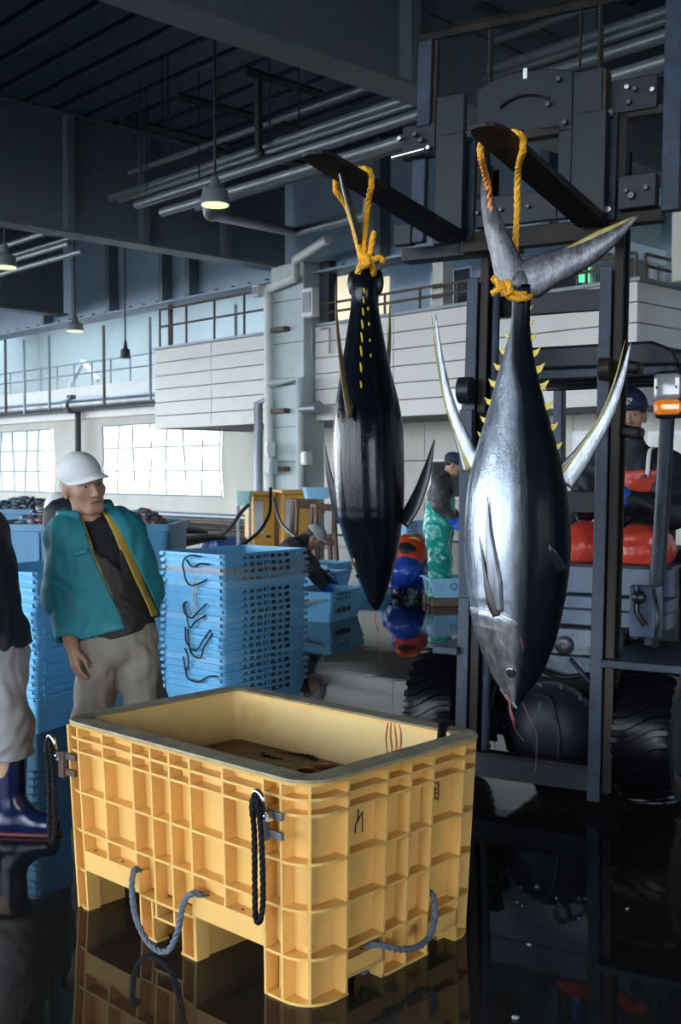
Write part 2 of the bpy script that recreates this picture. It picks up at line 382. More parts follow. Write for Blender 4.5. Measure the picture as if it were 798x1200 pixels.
for r in range(rows):
    for (a, b) in ((VM + .05, VM + 2.4), (VM + 2.4, VM + 4.9)):
        s = MB(); ubox(s, UC, UC + .05, a + .006, b - .006, Z_B + r * rh + .009, Z_B + (r + 1) * rh - .009); s.build('siding_panel', m_siding, mezz, bevel=.006, seg=1)
for r in range(rows):
    s = MB(); ubox(s, UE - .05, UE, VM + .05, 19, Z_B + r * rh + .009, Z_B + (r + 1) * rh - .009); s.build('siding_panel', m_siding, mezz, bevel=.006, seg=1)
s = MB(); ubox(s, UC - .06, PU0 - .01, VM - .04, VM + .1, Z_T, Z_T + .06); ubox(s, PU1 + .01, UE + .03, VM - .04, VM + .1, Z_T, Z_T + .06); ubox(s, UC - .06, UC + .08, VM + .1, 21, Z_T, Z_T + .06); s.build('coping', m_pipe, mezz)
s = MB(); ubox(s, UC + .06, UE - .06, VM + .06, VM + .1, Z_B + .06, Z_T); ubox(s, UC + .06, UC + .1, VM + .1, 21, Z_B + .06, Z_T); s.build('backing', m_dark, mezz)

# walls behind: cream panels under the upper storey, tarpaulin to the left, bright wall far back
WL = 18.6
mb = MB(); ubox(mb, UC - 4, 19.6, WL, WL + .1, 0, Z_B + .3); wlow = structure(mb, 'wall_back', m_dark)
u = UC - 3.9
while u < 19.5:
    for z in (0.02, .9, 1.8):
        s = MB(); ubox(s, u + .008, u + .99, WL - .03, WL, z + .006, z + .88); s.build('wall_panel', m_cream, wlow)
    u += 1.0
mb = MB(); ubox(mb, U0, UC - 4, WL, WL + .1, 0, ZC); structure(mb, 'wall_back_sky_block', m_cream)  # unseen wall added to keep bright sky out of the reflections
mb = MB(); ubox(mb, UC - 4, 18.4, WL, WL + .1, Z_B + .3, ZC); structure(mb, 'wall_upper_back', M('grey_blue_wall', (.36, .42, .47), .6, var=.06))
mb = MB(); ubox(mb, UC - 6, U1, 24.4, 24.6, 4.0, ZC); structure(mb, 'wall_far', M('pale_far_wall', (.44, .43, .385), .7, var=.08, vs=.5))
mb = MB(); ubox(mb, U1 - .2, U1, 14, 24.6, 0, ZC); structure(mb, 'wall_end', m_cream)

# tarpaulin curtain with window sheets
VT = 19.0
m_tarp = M('cream_tarpaulin', (.47, .455, .41), .6, var=.05, vs=1.5, bump=.5, bs=2.5, stretch=(1, 1, .35)); translucent(m_tarp, (.5, .47, .40), .15)
mb = MB()
UT0, UT1 = 18.9, U1; nu, nz = 200, 10
ws = [(upx(63, VT), upx(-60, VT)), (upx(261, VT), upx(122.5, VT))]     # window spans in u
ZW0, ZW1 = .86, 3.02
vs_, fs_ = [], []; us = np.linspace(UT0, UT1, nu)
def tarpv(u, z): return VT + .035 * math.sin(u * 5.1) * math.cos(z * 1.3 + u) + .03 * math.sin(u * 2.3 + z * 2.2)
def in_win(u, z): return any(a < u < b for a, b in ws) and ZW0 < z < ZW1
edges = sorted(set(list(us) + [x for w in ws for x in w])); zs = sorted(set(list(np.linspace(0.03, 3.4, nz)) + [ZW0, ZW1]))
vs_ = [uv(a, tarpv(a, z), z) for z in zs for a in edges]
for i in range(len(zs) - 1):
    for j in range(len(edges) - 1):
        if not in_win((edges[j] + edges[j + 1]) / 2, (zs[i] + zs[i + 1]) / 2):
            n = len(edges); fs_.append((i * n + j, i * n + j + 1, (i + 1) * n + j + 1, (i + 1) * n + j))
mb.add(vs_, fs_); structure(mb, 'wall_left', m_tarp, smooth=180)
m_sheet = M('clear_window_sheet', (.9, .93, .95), .25, var=.03); translucent(m_sheet, (.60, .63, .66), .8, .10)
m_seam = M('window_seam', (.20, .25, .27), .6)
for wi, (a, b) in enumerate(ws):
    par = bpy.data.objects.new('window_%d' % (wi + 1), None); COL.objects.link(par); par['kind'] = 'structure'
    nc = max(1, round((b - a) / .91)); cw = (b - a) / nc
    for i in range(nc):
        for r in range(3):
            z0 = ZW0 + r * .72; s = MB(); n = 5; q = []
            for jz in range(n):
                for ju in range(n):
                    uu = a + cw * (i + ju / (n - 1)); zz = z0 + .72 * jz / (n - 1); q.append(uv(uu, tarpv(uu, zz) - .02 + .025 * math.sin(ju * 1.1 + i * 2.2) * math.sin(jz * 1.2 + r), zz))
            s.add(q, [(jz * n + ju, jz * n + ju + 1, (jz + 1) * n + ju + 1, (jz + 1) * n + ju) for jz in range(n - 1) for ju in range(n - 1)]); s.build('pane', m_sheet, par, 180)
    s = MB()
    for i in range(nc + 1): s.tube([uv(a + cw * i, tarpv(a + cw * i, z) - .05, z) for z in np.linspace(ZW0, ZW1, 8)], .02, 5)
    for r in range(4): s.tube([uv(x, tarpv(x, ZW0 + r * .72) - .05, ZW0 + r * .72) for x in np.linspace(a, b, 20)], .02, 5)
    s.build('seam', m_seam, par)
mb = MB(); ubox(mb, UT0, U1, VT - .15, VT + .25, 3.3, 4.35); structure(mb, 'wall_band', m_siding)
mb = MB(); ubox(mb, UT0, U1, VT - .1, VT, .0, .05); structure(mb, 'baseboard_left', m_dark)
mb = MB(); u = upx(92, VT - .3); mb.tube([uv(u, VT - .3, 0), uv(u, VT - .3, 3.55)], .1, 10); structure(mb, 'trim_2', m_dark, 40)

# the fat pipe along the tarpaulin head, with its flange
pipe = thing('overhead_pipe', 'thick dark metal pipe running above the tarpaulin wall', 'pipe', uv(27, VT - .5, 0))
L0 = np.array(pipe.location)
mb = MB(); ua, ub = upx(192, VT - .5), U1 - .3; zc = 3.72
mb.tube([uv(ua, VT - .5, zc) - L0, uv(ub, VT - .5, zc + .02) - L0], .20, 16); mb.build('pipe_run', m_pipe2, pipe, 50)
mb = MB(); uf = upx(84, VT - .5); mb.tube([uv(uf - .12, VT - .5, zc) - L0, uv(uf + .12, VT - .5, zc) - L0], .27, 16); mb.build('flange', m_pipe2, pipe, 50)
mb = MB(); ubox(mb, uf - .2, uf + .1, VT - .72, VT - .55, zc - .24, zc - .12); mb.v = [tuple(np.array(p) - L0) for p in mb.v]; mb.build('valve', m_rust, pipe)
mb = MB(); ubox(mb, uf - .15, uf + .1, VT - .6, VT - .4, zc + .2, zc + .34); mb.v = [tuple(np.array(p) - L0) for p in mb.v]; mb.build('valve_cap', m_dark, pipe)

# catwalk posts and guard rails
def rail_run(name, label, a, b, v, z, h, n, mat, along='u', g=None):
    f = (lambda s: uv(s, v, 0)) if along == 'u' else (lambda s: uv(v, s, 0))
    base = f(a) + np.array([0, 0, z]); t = thing(name, label, 'railing', base, 0, g)
    for q in (1.0, .55):
        s = MB(); s.tube([f(a) + [0, 0, z + h * q] - base, f(b) + [0, 0, z + h * q] - base], .028, 6); s.build('rail', mat, t)
    for i in range(n + 1):
        p = f(a + (b - a) * i / n) + [0, 0, z] - base; s = MB(); s.tube([p, p + [0, 0, h]], .03, 6); s.build('post', mat, t)
rail_run('guard_railing', 'pale metal guard railing along the catwalk above the tarpaulin', 19.5, 40, VT, 4.35, .8, 18, m_pipe)
rail_run('guard_railing', 'dark metal guard railing on the white storey left of the pillar', PU1 + .3, UE - .1, VM + .1, Z_T + .06, .95, 4, m_rust)
rail_run('guard_railing', 'dark guard railing on the white storey right of the pillar', UC + .1, PU0 - .1, VM + .1, Z_T + .06, .42, 8, m_rust)
rail_run('guard_railing', 'dark guard railing around the corner behind the forklift roof', VM + .3, 21, UC + .05, Z_T + .06, .42, 4, m_rust, 'v')
for px, v, z1 in ((8, 17.2, 6), (59, 17.2, 5.8), (123, 17.2, 5.8), (177, 17.2, 5.8), (201, 16.2, 5.8), (277, 17.5, 5.8), (30, 18, 6)):   # posts hanging from the girder
    u = upx(px, v); mb = MB(); r = .07 if px in (201,) else .045; zb = 3.5 if px < 190 else 4.6
    mb.tube([uv(u, v, zb), uv(u, v, z1)], r, 6); structure(mb, 'hanger_post', m_rust if px in (123, 201, 8) else m_pipe2)
for (x0, y0, x1, y1) in ((82, 455, 98, 424), (98, 424, 116, 446)):       # pale braces behind the catwalk
    a, b = upx(x0, 20.5), upx(x1, 20.5); mb = MB(); mb.tube([uv(a, 20.5, zpx(x0, y0, 20.5)), uv(b, 20.5, zpx(x1, y1, 20.5))], .09, 6); structure(mb, 'hanger_bar', m_siding)
# white-painted posts and windows of the upper storey
def upxbox(mb, x0, y0, x1, y1, v, d=.06):
    ubox(mb, upx(x1, v), upx(x0, v), v - d, v, zpx((x0 + x1) / 2, y1, v), zpx((x0 + x1) / 2, y0, v))
mb = MB(); upxbox(mb, 518, 302, 530, 368, 16.5, .3); structure(mb, 'pillar', m_cream)
for i, (x0, y0, x1, y1) in enumerate(((505, 318, 522, 376), (530, 314, 552, 370), (645, 292, 690, 340))):
    par = MB(); upxbox(par, x0, y0, x1, y1, WL - .02, .05); o = structure(par, 'window_%d' % (i + 3), m_white)
    s = MB(); upxbox(s, x0 + 2, y0 + 2, x1 - 2, y1 - 2, WL - .06, .03); s.build('pane', m_glassd, o)
for i, (x0, y0, x1, y1) in enumerate(((372, 318, 414, 402), (446, 325, 456, 398))):
    par = MB(); upxbox(par, x0, y0, x1, y1, WL - .02, .05); structure(par, 'window_%d' % (i + 6), m_lit)
mb = MB(); a, b = 17.5, 21.0                                        # office front round the corner
ubox(mb, UC + 1.2, UC + 1.3, 16.4, 24, Z_T - 1.3, ZC); structure(mb, 'wall_right', M('grey_office_wall', (.33, .33, .30), .6))
mb = MB(); ubox(mb, UC + 1.08, UC + 1.2, 16.6, 22, 5.35, 5.62)
for v in (18.2, 18.55, 20.2): ubox(mb, UC + 1.1, UC + 1.2, v, v + .12, Z_T - .4, 5.35)
structure(mb, 'window_8', m_white)
# low window of the wall under the storey
mb = MB(); upxbox(mb, 503, 538, 545, 585, WL - .03, .06); o = structure(mb, 'window_9', m_white); s = MB(); upxbox(s, 506, 541, 542, 582, WL - .08, .03); s.build('pane', m_glassd, o)
mb = MB(); upxbox(mb, 672, 505, 700, 560, WL - .03, .06); o = structure(mb, 'window_10', m_white); s = MB(); upxbox(s, 675, 508, 697, 557, WL - .08, .03); s.build('pane', M('window_sky_pane', (.6, .65, .68), .2), o)
mb = MB(); upxbox(mb, 760, 505, 815, 590, WL - .03, .06); o = structure(mb, 'window_11', m_white); s = MB(); upxbox(s, 764, 509, 812, 586, WL - .08, .03); s.build('pane', m_offwhite, o)
# green exit lamp
ex = thing('exit_sign', 'small green lit exit sign on the upper storey wall', 'sign', at(687, 320, 19.4))
mb = MB(); mb.box((0, 0, 0), (.34, .08, .4)); mb.build('housing', m_dark, ex); mb = MB(); mb.box((0, -.05, .0), (.28, .02, .34)); mb.build('lit_face', M('exit_green', (.1, .6, .3), .4, emit=((.15, 1, .45), .5)), ex)

# pipes hung under the roof, running with u
for (x0, y0, x1, y1, z, r) in ((130, 233, 480, 122, 6.6, .07), (160, 240, 480, 158, 6.25, .075), (190, 249, 480, 186, 6.05, .075), (152, 203, 470, 108, 6.95, .045), (140, 236, 480, 141, 6.45, .04), (230, 245, 490, 172, 6.15, .04)):
    p0, p1 = onz(x0, y0, z), onz(x1, y1, z); d = unit((p1 - p0) * [1, 1, 0]); d = -UD
    q = p0 + d * 22; mb = MB(); mb.tube([p0, q], r, 10); structure(mb, 'pipe_run', m_pipe, 60)
for (x0, y0, z) in ((0, 290, 6.3), (22, 297, 6.3), (15, 305, 6.1), (30, 313, 6.0)):
    p0 = onz(x0, y0, z); mb = MB(); mb.tube([p0 + UD * 6, p0 - UD * 2.4], .06, 8); structure(mb, 'pipe_run', m_pipe, 60)
# cross bars and hangers carrying them
for (x0, y0, x1, y1, z) in ((208, 112, 345, 166, 7.4), (143, 140, 245, 177, 7.5), (287, 82, 372, 112, 7.4), (560, 5, 660, 45, 7.2), (500, 18, 640, 75, 7.0)):
    p0, p1 = onz(x0, y0, z), onz(x1, y1, z); mb = MB(); mb.tube([p0, p0 + VD * np.linalg.norm(p1 - p0)], .07, 4); structure(mb, 'hanger_bar', m_dark)
p0 = onz(303, 90, 7.6); mb = MB(); mb.tube([p0, p0 - [0, 0, 1.15]], .07, 6); mb.tube([p0 - [0, 0, 1.15], p0 - [0, 0, 1.25] + VD * 2.6], .07, 6); structure(mb, 'hanger_bar', m_dark)
for px, py, z0, z1 in ((165, 160, 8.1, 6.4), (172, 165, 8.1, 6.4), (190, 130, 8.1, 6.5), (197, 130, 8.1, 6.5), (233, 150, 8.1, 6.3), (316, 100, 8.1, 6.5), (350, 110, 8.1, 6.5), (453, 60, 8.1, 6.6)):
    p0 = onz(px, py, 7.2); mb = MB(); mb.tube([p0 * [1, 1, 0] + [0, 0, z0], p0 * [1, 1, 0] + [0, 0, z1]], .012, 4); structure(mb, 'hanger_rod', m_dark)
# big drain pipe elbow near the pillar and pipes down its face
mb = MB(); A1 = at(245, 250, 17.5); A2 = at(345, 272, 22); A3 = at(430, 252, 19); A4 = at(430, 225, 19); mb.tube(spline([A1 + [0, 0, .4], A1, A1 * .9 + A2 * .1], 5)[:-1] + [A2], .09, 10); structure(mb, 'pipe_run', m_pipe, 60)
mb = MB(); mb.tube([A2, A3, A4], .085, 10); structure(mb, 'pipe_run', m_pipe, 60)
mb = MB(); vP = 15.45; u1 = upx(315, vP); u2 = upx(347, vP); u3 = upx(385, vP - .6)
mb.tube([uv(u3, vP - .6, 6.1), uv(u2, vP, 6.0), uv(u2, vP, 5.62), uv(u1, vP, 5.5), uv(u1, vP, 5.3), uv(u1, vP, 1.0)], .1, 10); structure(mb, 'pipe_run', m_offwhite, 60)
mb = MB(); u1 = upx(303, vP); mb.tube([uv(u1, vP, .3), uv(u1, vP, 3.05), uv(upx(316, vP), vP, 3.1)], .1, 10); structure(mb, 'pipe_run', m_pipe, 60)
mb = MB(); mb.tube([uv(upx(318, vP), vP, 3.45), uv(upx(352, vP), vP, 3.5), uv(upx(352, vP), vP, .4)], .1, 8); structure(mb, 'pipe_run', m_pillar, 60)
mb = MB(); mb.tube([uv(upx(352, vP), vP, 2.86), uv(upx(372, vP), vP, 2.86)], .1, 8); mb.tube([uv(upx(372, vP), vP, 2.86), uv(upx(374, vP), vP, 2.86)], .15, 8); structure(mb, 'pipe_run', m_pipe, 60)
for z in (4.55, 2.8, 1.55):
    mb = MB(); ubox(mb, upx(334, vP), upx(318, vP), vP - .03, vP + .15, z, z + .1); mb.build('pipe_bracket', m_rust, pillar)
for i, (x0, y0, x1, y1, mt) in enumerate(((297, 335, 309, 348, m_offwhite), (355, 340, 373, 372, m_offwhite), (313, 518, 320, 535, m_white), (312, 538, 324, 556, m_pillar), (355, 530, 364, 545, m_offwhite))):
    bx = thing(['junction_box', 'junction_box', 'fluorescent_tube', 'meter_box', 'notice'][i], ['small white junction box on the girder left of the pillar top', 'white electrical box at the pillar top on its right side', 'short white lit tube low on the pillar', 'pale meter box with a cable low on the pillar', 'small white notice on the wall right of the pillar'][i], ['box', 'box', 'lamp', 'box', 'sign'][i], uv(upx((x0 + x1) / 2, 15.3), 15.3, zpx((x0 + x1) / 2, y1, 15.3)))
    w, hh = (x1 - x0) / FPX * 24, (y1 - y0) / FPX * 24
    s = MB(); s.box((0, 0, hh / 2), (w, .2, hh), rotz(math.atan2(.728, -.685))); s.build('case', mt, bx, bevel=.02)
    s = MB(); s.box(tuple(VD * -.11 + [0, 0, hh / 2]), (w * .7, .02, hh * .7), rotz(math.atan2(.728, -.685))); s.build('front_plate', m_pipe if i in (0, 1, 3) else m_white, bx)
for px in (366, 386):                                               # small brackets on the siding right of the pillar
    u = upx(px, VM - .06); mb = MB(); mb.tube([uv(u + .25, VM - .06, zpx(px, 385, VM)), uv(u, VM - .06, zpx(px, 385, VM)), uv(u, VM - .06, zpx(px, 415, VM))], .025, 5); structure(mb, 'pipe_run', m_pipe)

# pendant lamps
m_lampw = M('lamp_glow', (1, 1, .9), .4, emit=((.80, 1.0, .36), .6))
def lamp(px, py, Y, d, label, lit=True):
    p = at(px, py, Y); t = thing('pendant_lamp', label, 'lamp', p)
    s = MB(); s.lathe([(d * .5, 0), (d * .5, .03), (d * .47, .14), (d * .44, .2), (d * .2, .24), (d * .16, .36), (d * .08, .42)], 20); s.build('shade', m_pipe if lit else m_dark, t, 40)
    if lit: s = MB(); s.lathe([(d * .47, -.012), (d * .47, 0)], 20); s.build('lens', m_lampw, t)
    s = MB(); s.tube([(0, 0, .4), (0, 0, ZC - p[2])], .02, 6); s.build('stem', m_dark, t)
lamp(252, 240, 16.0, .41, 'lit pendant lamp nearest the fork tip above the crates')
lamp(6, 313, 20.5, .42, 'lit pendant lamp at the far left edge under the girder')
lamp(88, 388, 29, .44, 'lit pendant lamp low against the girder, farthest along the left wall')
lamp(147, 420, 26, .24, 'small unlit pendant lamp hanging before the catwalk', False)
# ------------------------------------------------------------------ the yellow fish bin
m_yel = M('yellow_plastic', (.82, .50, .155), .42, var=.07, vs=3, dirt=((.70, .46, .20), .35, 4), sss=.25)
m_rim = M('grimy_rim', (.34, .29, .19), .55, var=.25, vs=12, dirt=((.16, .13, .09), .8, 9))
m_inner = M('yellow_plastic_inside', (.78, .55, .22), .4, var=.06, vs=2, dirt=((.62, .33, .12), .45, 3), sss=.2)
m_chrome = M('shackle_steel', (.62, .63, .65), .18, 1, var=.1)
m_black_rope = M('black_rope', (.005, .0055, .007), .7, spec=.25, var=.3, vs=200)
m_grey_rope = M('grey_rope', (.11, .13, .17), .75, var=.25, vs=90)
m_ink = M('black_marker', (.02, .018, .016), .6)
NB = onz(363, 1189, 0); AB = unit(np.array([-.7304, .6830, 0])); BB = unit(np.array([.6830, .7304, 0]))
HX, HY, HZ = .3935, .5885, .645
bc = NB + BB * HX + AB * HY
BRZ = math.atan2(BB[1], BB[0])
fbin = thing('fish_bin', 'large yellow ribbed plastic fish bin on the wet floor', 'bin', bc, BRZ)
def drf(x, y, z): g = .026 * z / HZ; return np.array([x * (1 + g / HX), y * (1 + g / HY), z])
RC = .10
def perim(off, n=7):                             # rounded rectangle, list of (x, y) going round
    hx, hy, r = HX - off, HY - off, max(.03, RC - off); P = []
    for cx, cy, a0 in ((hx - r, hy - r, 0), (-hx + r, hy - r, 90), (-hx + r, -hy + r, 180), (hx - r, -hy + r, 270)):
        for i in range(n + 1):
            a = math.radians(a0 + 90 * i / n); P.append((cx + r * math.cos(a), cy + r * math.sin(a)))
    return P
DP = .045
def ring_wall(mb, levels, cap=True):              # levels: (offset, z)
    mb.loft([[drf(x, y, z) for x, y in perim(o)] for o, z in levels], cap)
mb = MB(); ring_wall(mb, [(DP, .15), (DP, .64)], False); ring_wall(mb, [(DP, .15), (.10, .15)], False); mb.build('tank_wall', m_yel, fbin, 40)
mb = MB(); ring_wall(mb, [(.075, .645), (.085, .22), (.11, .19)], True); mb.f.pop(-2); mb.build('tank_inside', m_inner, fbin, 40)
mb = MB(); ring_wall(mb, [(.0, .634), (-.004, .645), (.078, .648), (.078, .634), (.0, .634)], False); o_rim = mb.build('rim', m_yel, fbin, 40)
mb = MB(); ring_wall(mb, [(-.002, .6425), (.002, .6525), (.07, .6535), (.077, .646), (-.002, .6425)], False); mb.build('rim_top', m_rim, fbin, 40, label='grimy grey-brown top edge of the bin')

LEG_L = [(0, .176), (.491, .553), (.704 - .08, .686), (1.177 - .105, 1.177)]
LEG_L = [(0, .176), (.491, .553), (.704, .765), (1.072, 1.177)]
LEG_S = [(0, .154), (.315, .518), (.671, .787)]
RT = .0085
def side_pt(side, t, off, z):                     # side 0: near long face, 1: near short, 2: far long, 3: far short
    if side == 0: return drf(-HX + off, t - HY, z)
    if side == 2: return drf(HX - off, t - HY, z)
    if side == 1: return drf(t - HX, -HY + off, z)
    return drf(t - HX, HY - off, z)
ribs = MB()
def vrib(side, t, z0, z1, th=RT, d=DP):
    a, b = t - th / 2, t + th / 2
    ribs.hexa([side_pt(side, a, 0, z0), side_pt(side, b, 0, z0), side_pt(side, b, d + .004, z0), side_pt(side, a, d + .004, z0),
               side_pt(side, a, 0, z1), side_pt(side, b, 0, z1), side_pt(side, b, d + .004, z1), side_pt(side, a, d + .004, z1)])
def hrib(side, t0, t1, z, th=RT):
    ribs.hexa([side_pt(side, t0, 0, z), side_pt(side, t1, 0, z), side_pt(side, t1, DP + .004, z), side_pt(side, t0, DP + .004, z),
               side_pt(side, t0, 0, z + th), side_pt(side, t1, 0, z + th), side_pt(side, t1, DP + .004, z + th), side_pt(side, t0, DP + .004, z + th)])
def in_leg(t, L): return any(a - .006 <= t <= b + .006 for a, b in L)
TL = [.11, .18, .349, .496, .592, .683, .777, .932, 1.070, 1.125]
TS = [.150, .310, .412, .516, .665]
for side in (0, 2):
    for t in TL:
        zb = 0 if in_leg(t, LEG_L) else (.08 if .55 < t < .72 else .21)
        vrib(side, t, zb, .636)
    for t in (.491, .553, .704, .765): vrib(side, t, 0, .14)
for side in (1, 3):
    for t in TS: vrib(side, t, 0 if in_leg(t, LEG_S) else .06, .636)
# rings that run right round, following the rounded corners
def hring(z, keep=lambda x, y: True, th=RT):
    P, Q = perim(0, 7), perim(DP + .004, 7); n = len(P)
    for i in range(n):
        j = (i + 1) % n; mx, my = (P[i][0] + P[j][0]) / 2, (P[i][1] + P[j][1]) / 2
        segs = [(0, 1)]
        if math.hypot(P[j][0] - P[i][0], P[j][1] - P[i][1]) > .3:      # long straight: cut fine so openings can be skipped
            segs = [(k / 40, (k + 1) / 40) for k in range(40)]
        for a, b in segs:
            pa = [P[i][k] + (P[j][k] - P[i][k]) * a for k in (0, 1)]; pb_ = [P[i][k] + (P[j][k] - P[i][k]) * b for k in (0, 1)]
            qa = [Q[i][k] + (Q[j][k] - Q[i][k]) * a for k in (0, 1)]; qb = [Q[i][k] + (Q[j][k] - Q[i][k]) * b for k in (0, 1)]
            if not keep((pa[0] + pb_[0]) / 2, (pa[1] + pb_[1]) / 2): continue
            ribs.hexa([drf(*pa, z), drf(*pb_, z), drf(*qb, z), drf(*qa, z), drf(*pa, z + th), drf(*pb_, z + th), drf(*qb, z + th), drf(*qa, z + th)])
for z in (.592, .547, .407, .272): hring(z)
def legs_only(x, y):
    if abs(abs(x) - HX) < .02 and abs(y) < HY - .1: return in_leg(y + HY, LEG_L)
    if abs(abs(y) - HY) < .02 and abs(x) < HX - .1: return in_leg(x + HX, LEG_S)
    return True
def legs_mid(x, y):
    if abs(abs(x) - HX) < .02 and abs(y) < HY - .1: return in_leg(y + HY, LEG_L) or .55 < y + HY < .71
    return True
hring(.0, legs_only); hring(.132, legs_mid)
for side in (0, 2): hrib(side, .553, .704, .08)
for side in (1, 3):
    for a, b in ((.154, .315), (.518, .671)): hrib(side, a, b, .05)
for sx in (-1, 1):                                 # one upright rib in the middle of every rounded corner
    for sy in (-1, 1):
        c = np.array([sx * (HX - RC), sy * (HY - RC)]); d = np.array([sx, sy]) / math.sqrt(2); e = np.array([-d[1], d[0]]) * RT / 2
        o, i_ = c + d * RC, c + d * (RC - DP - .004)
        ribs.hexa([drf(*(o - e), 0), drf(*(o + e), 0), drf(*(i_ + e), 0), drf(*(i_ - e), 0), drf(*(o - e), .636), drf(*(o + e), .636), drf(*(i_ + e), .636), drf(*(i_ - e), .636)])
ribs.build('rib_lattice', m_yel, fbin)
# flush panels over the fork openings, ledges with drain holes, leg blocks under the tank
holes = MB()
for side in (0, 2):
    for a, b in ((.176, .491), (.765, 1.072)):
        pan = MB(); pan.hexa([side_pt(side, a, 0, .142), side_pt(side, b, 0, .142), side_pt(side, b, DP + .01, .142), side_pt(side, a, DP + .01, .142),
                  side_pt(side, a, 0, .212), side_pt(side, b, 0, .212), side_pt(side, b, DP + .01, .212), side_pt(side, a, DP + .01, .212)])
        pan.build('fork_panel', m_yel, fbin)
        for q in (.12, .38, .62, .88):
            p = side_pt(side, a + (b - a) * q, .022, .2125); holes.lathe([(.006, 0), (.006, .0008)], 8, p)
for side in (1, 3):
    for a, b in ((.154, .315), (.518, .671)):
        pan = MB(); pan.hexa([side_pt(side, a, 0, .055), side_pt(side, b, 0, .055), side_pt(side, b, DP + .01, .055), side_pt(side, a, DP + .01, .055),
                  side_pt(side, a, 0, .105), side_pt(side, b, 0, .105), side_pt(side, b, DP + .01, .105), side_pt(side, a, DP + .01, .105)])
        pan.hexa([side_pt(side, a, DP - .002, .1), side_pt(side, b, DP - .002, .1), side_pt(side, b, DP + .03, .1), side_pt(side, a, DP + .03, .1),
                  side_pt(side, a, DP - .002, .153), side_pt(side, b, DP - .002, .153), side_pt(side, b, DP + .03, .153), side_pt(side, a, DP + .03, .153)])
        pan.build('fork_panel', m_yel, fbin)
        p = side_pt(side, a + (b - a) * .5, .022, .1055); holes.lathe([(.006, 0), (.006, .0008)], 8, p)
holes.build('drain_hole', m_ink, fbin, label='small dark drain holes in the ledges')
blk = MB(); e = DP - .002
for a, b in LEG_L[1:3]: blk.mm((-HX + DP, a - HY + .006, 0), (HX - DP, b - HY - .006, .16))
for y0, y1 in ((-HY + DP, .176 - HY - .006), (1.072 - HY + .006, HY - DP)):
    for x0, x1 in ((-HX + DP, -HX + .16), (HX - .16, HX - DP)): blk.mm((x0, y0, 0), (x1, y1, .16))
for y0, y1 in ((-HY + DP, -HY + .12), (HY - .12, HY - DP)): blk.mm((.315 - HX, y0, 0), (.518 - HX, y1, .16))
ring_wall(blk, [(DP + .02, .155), (DP + .02, .2)]); blk.build('leg_block', m_yel, fbin)
# rope handles, shackles with black rope loops
def P0(t, off, z): return side_pt(0, t, off, z)
mb = MB(); mb.rope(spline([P0(.775, .015, .205), P0(.772, -.012, .222), P0(.765, -.03, .17), P0(.74, -.04, .09), P0(.69, -.045, .035), P0(.62, -.05, .014), P0(.565, -.045, .03), P0(.53, -.035, .10), P0(.505, -.03, .19), P0(.48, -.014, .222), P0(.455, .015, .210)], 8), .0105)
mb.build('rope_handle', m_grey_rope, fbin, 60)
def P1(t, off, z): return side_pt(1, t, off, z)
mb = MB(); mb.rope(spline([P1(.25, .025, .10), P1(.262, .0, .118), P1(.30, -.025, .105), P1(.36, -.035, .08), P1(.43, -.04, .07), P1(.49, -.035, .09), P1(.525, -.02, .15), P1(.535, .0, .185), P1(.54, .02, .19)], 8), .0105)
mb.build('rope_handle', m_grey_rope, fbin, 60)
for t_ in (.255, .55): mb = MB(); mb.ball(P1(t_, .03, .035), (.016, .014, .018)); mb.build('rope_knot', m_grey_rope, fbin, 180)
for nm, c, nrm, tan in (('a', P0(.155, -.012, .575), np.array([-1., 0, 0]), np.array([0, 1., 0])), ('b', P0(1.145, -.004, .557), np.array([-1., 0, 0]), np.array([0, 1., 0])), ('c', side_pt(2, .16, -.012, .575), np.array([1., 0, 0]), np.array([0, 1., 0]))):
    mb = MB(); Rm = np.stack([tan, nrm, np.array([0, 0, 1.])], 1)
    SH = .035 if nm == 'b' else 0
    def L(x, y, z): return c + Rm @ np.array([x, y, z])
    for z in (-.03, -.085): mb.box(L(-.03, -.002, z), (.075, .014, .022), Rm)
    mb.box(L(0.0, .006, -.06), (.03, .02, .09), Rm); br = mb.build('shackle_bracket', m_rust if nm == 'b' else m_pipe2, fbin, bevel=.003, label='rusty bracket bolted on the corner' if nm == 'b' else 'grey steel bracket bolted on the side')
    def L(x, y, z): return c + Rm @ np.array([x + SH, y, z])
    mb = MB(); mb.tube(spline([L(-.018, .02, -.03), L(-.02, .026, .0), L(-.017, .03, .025), L(0, .032, .038), L(.017, .03, .025), L(.02, .026, .0), L(.018, .02, -.03)], 5), .0075, 8)
    mb.tube([L(-.03, .02, -.03), L(.03, .02, -.03)], .008, 8); mb.box(L(-.034, .02, -.03), (.012, .02, .022), Rm); mb.ball(L(.018, .02, -.03), .013); mb.ball(L(-.018, .02, -.03), .013)
    mb.build('shackle', m_chrome, br, 60)
    mb = MB(); mb.rope(spline([L(.006, .03, .03), L(-.012, .04, .0), L(-.014, .03, -.1), L(-.02, .03, -.25), L(-.012, .03, -.315), L(0, .03, -.335), L(.012, .03, -.315), L(.014, .03, -.2), L(.016, .03, -.08), L(.014, .04, .0), L(.006, .03, .03)], 8), .0088)
    mb.ball(L(.004, .034, .012), (.02, .014, .018)); mb.ball(L(.002, .04, -.012), (.018, .014, .016)); mb.build('rope_loop', m_black_rope, br, 60)
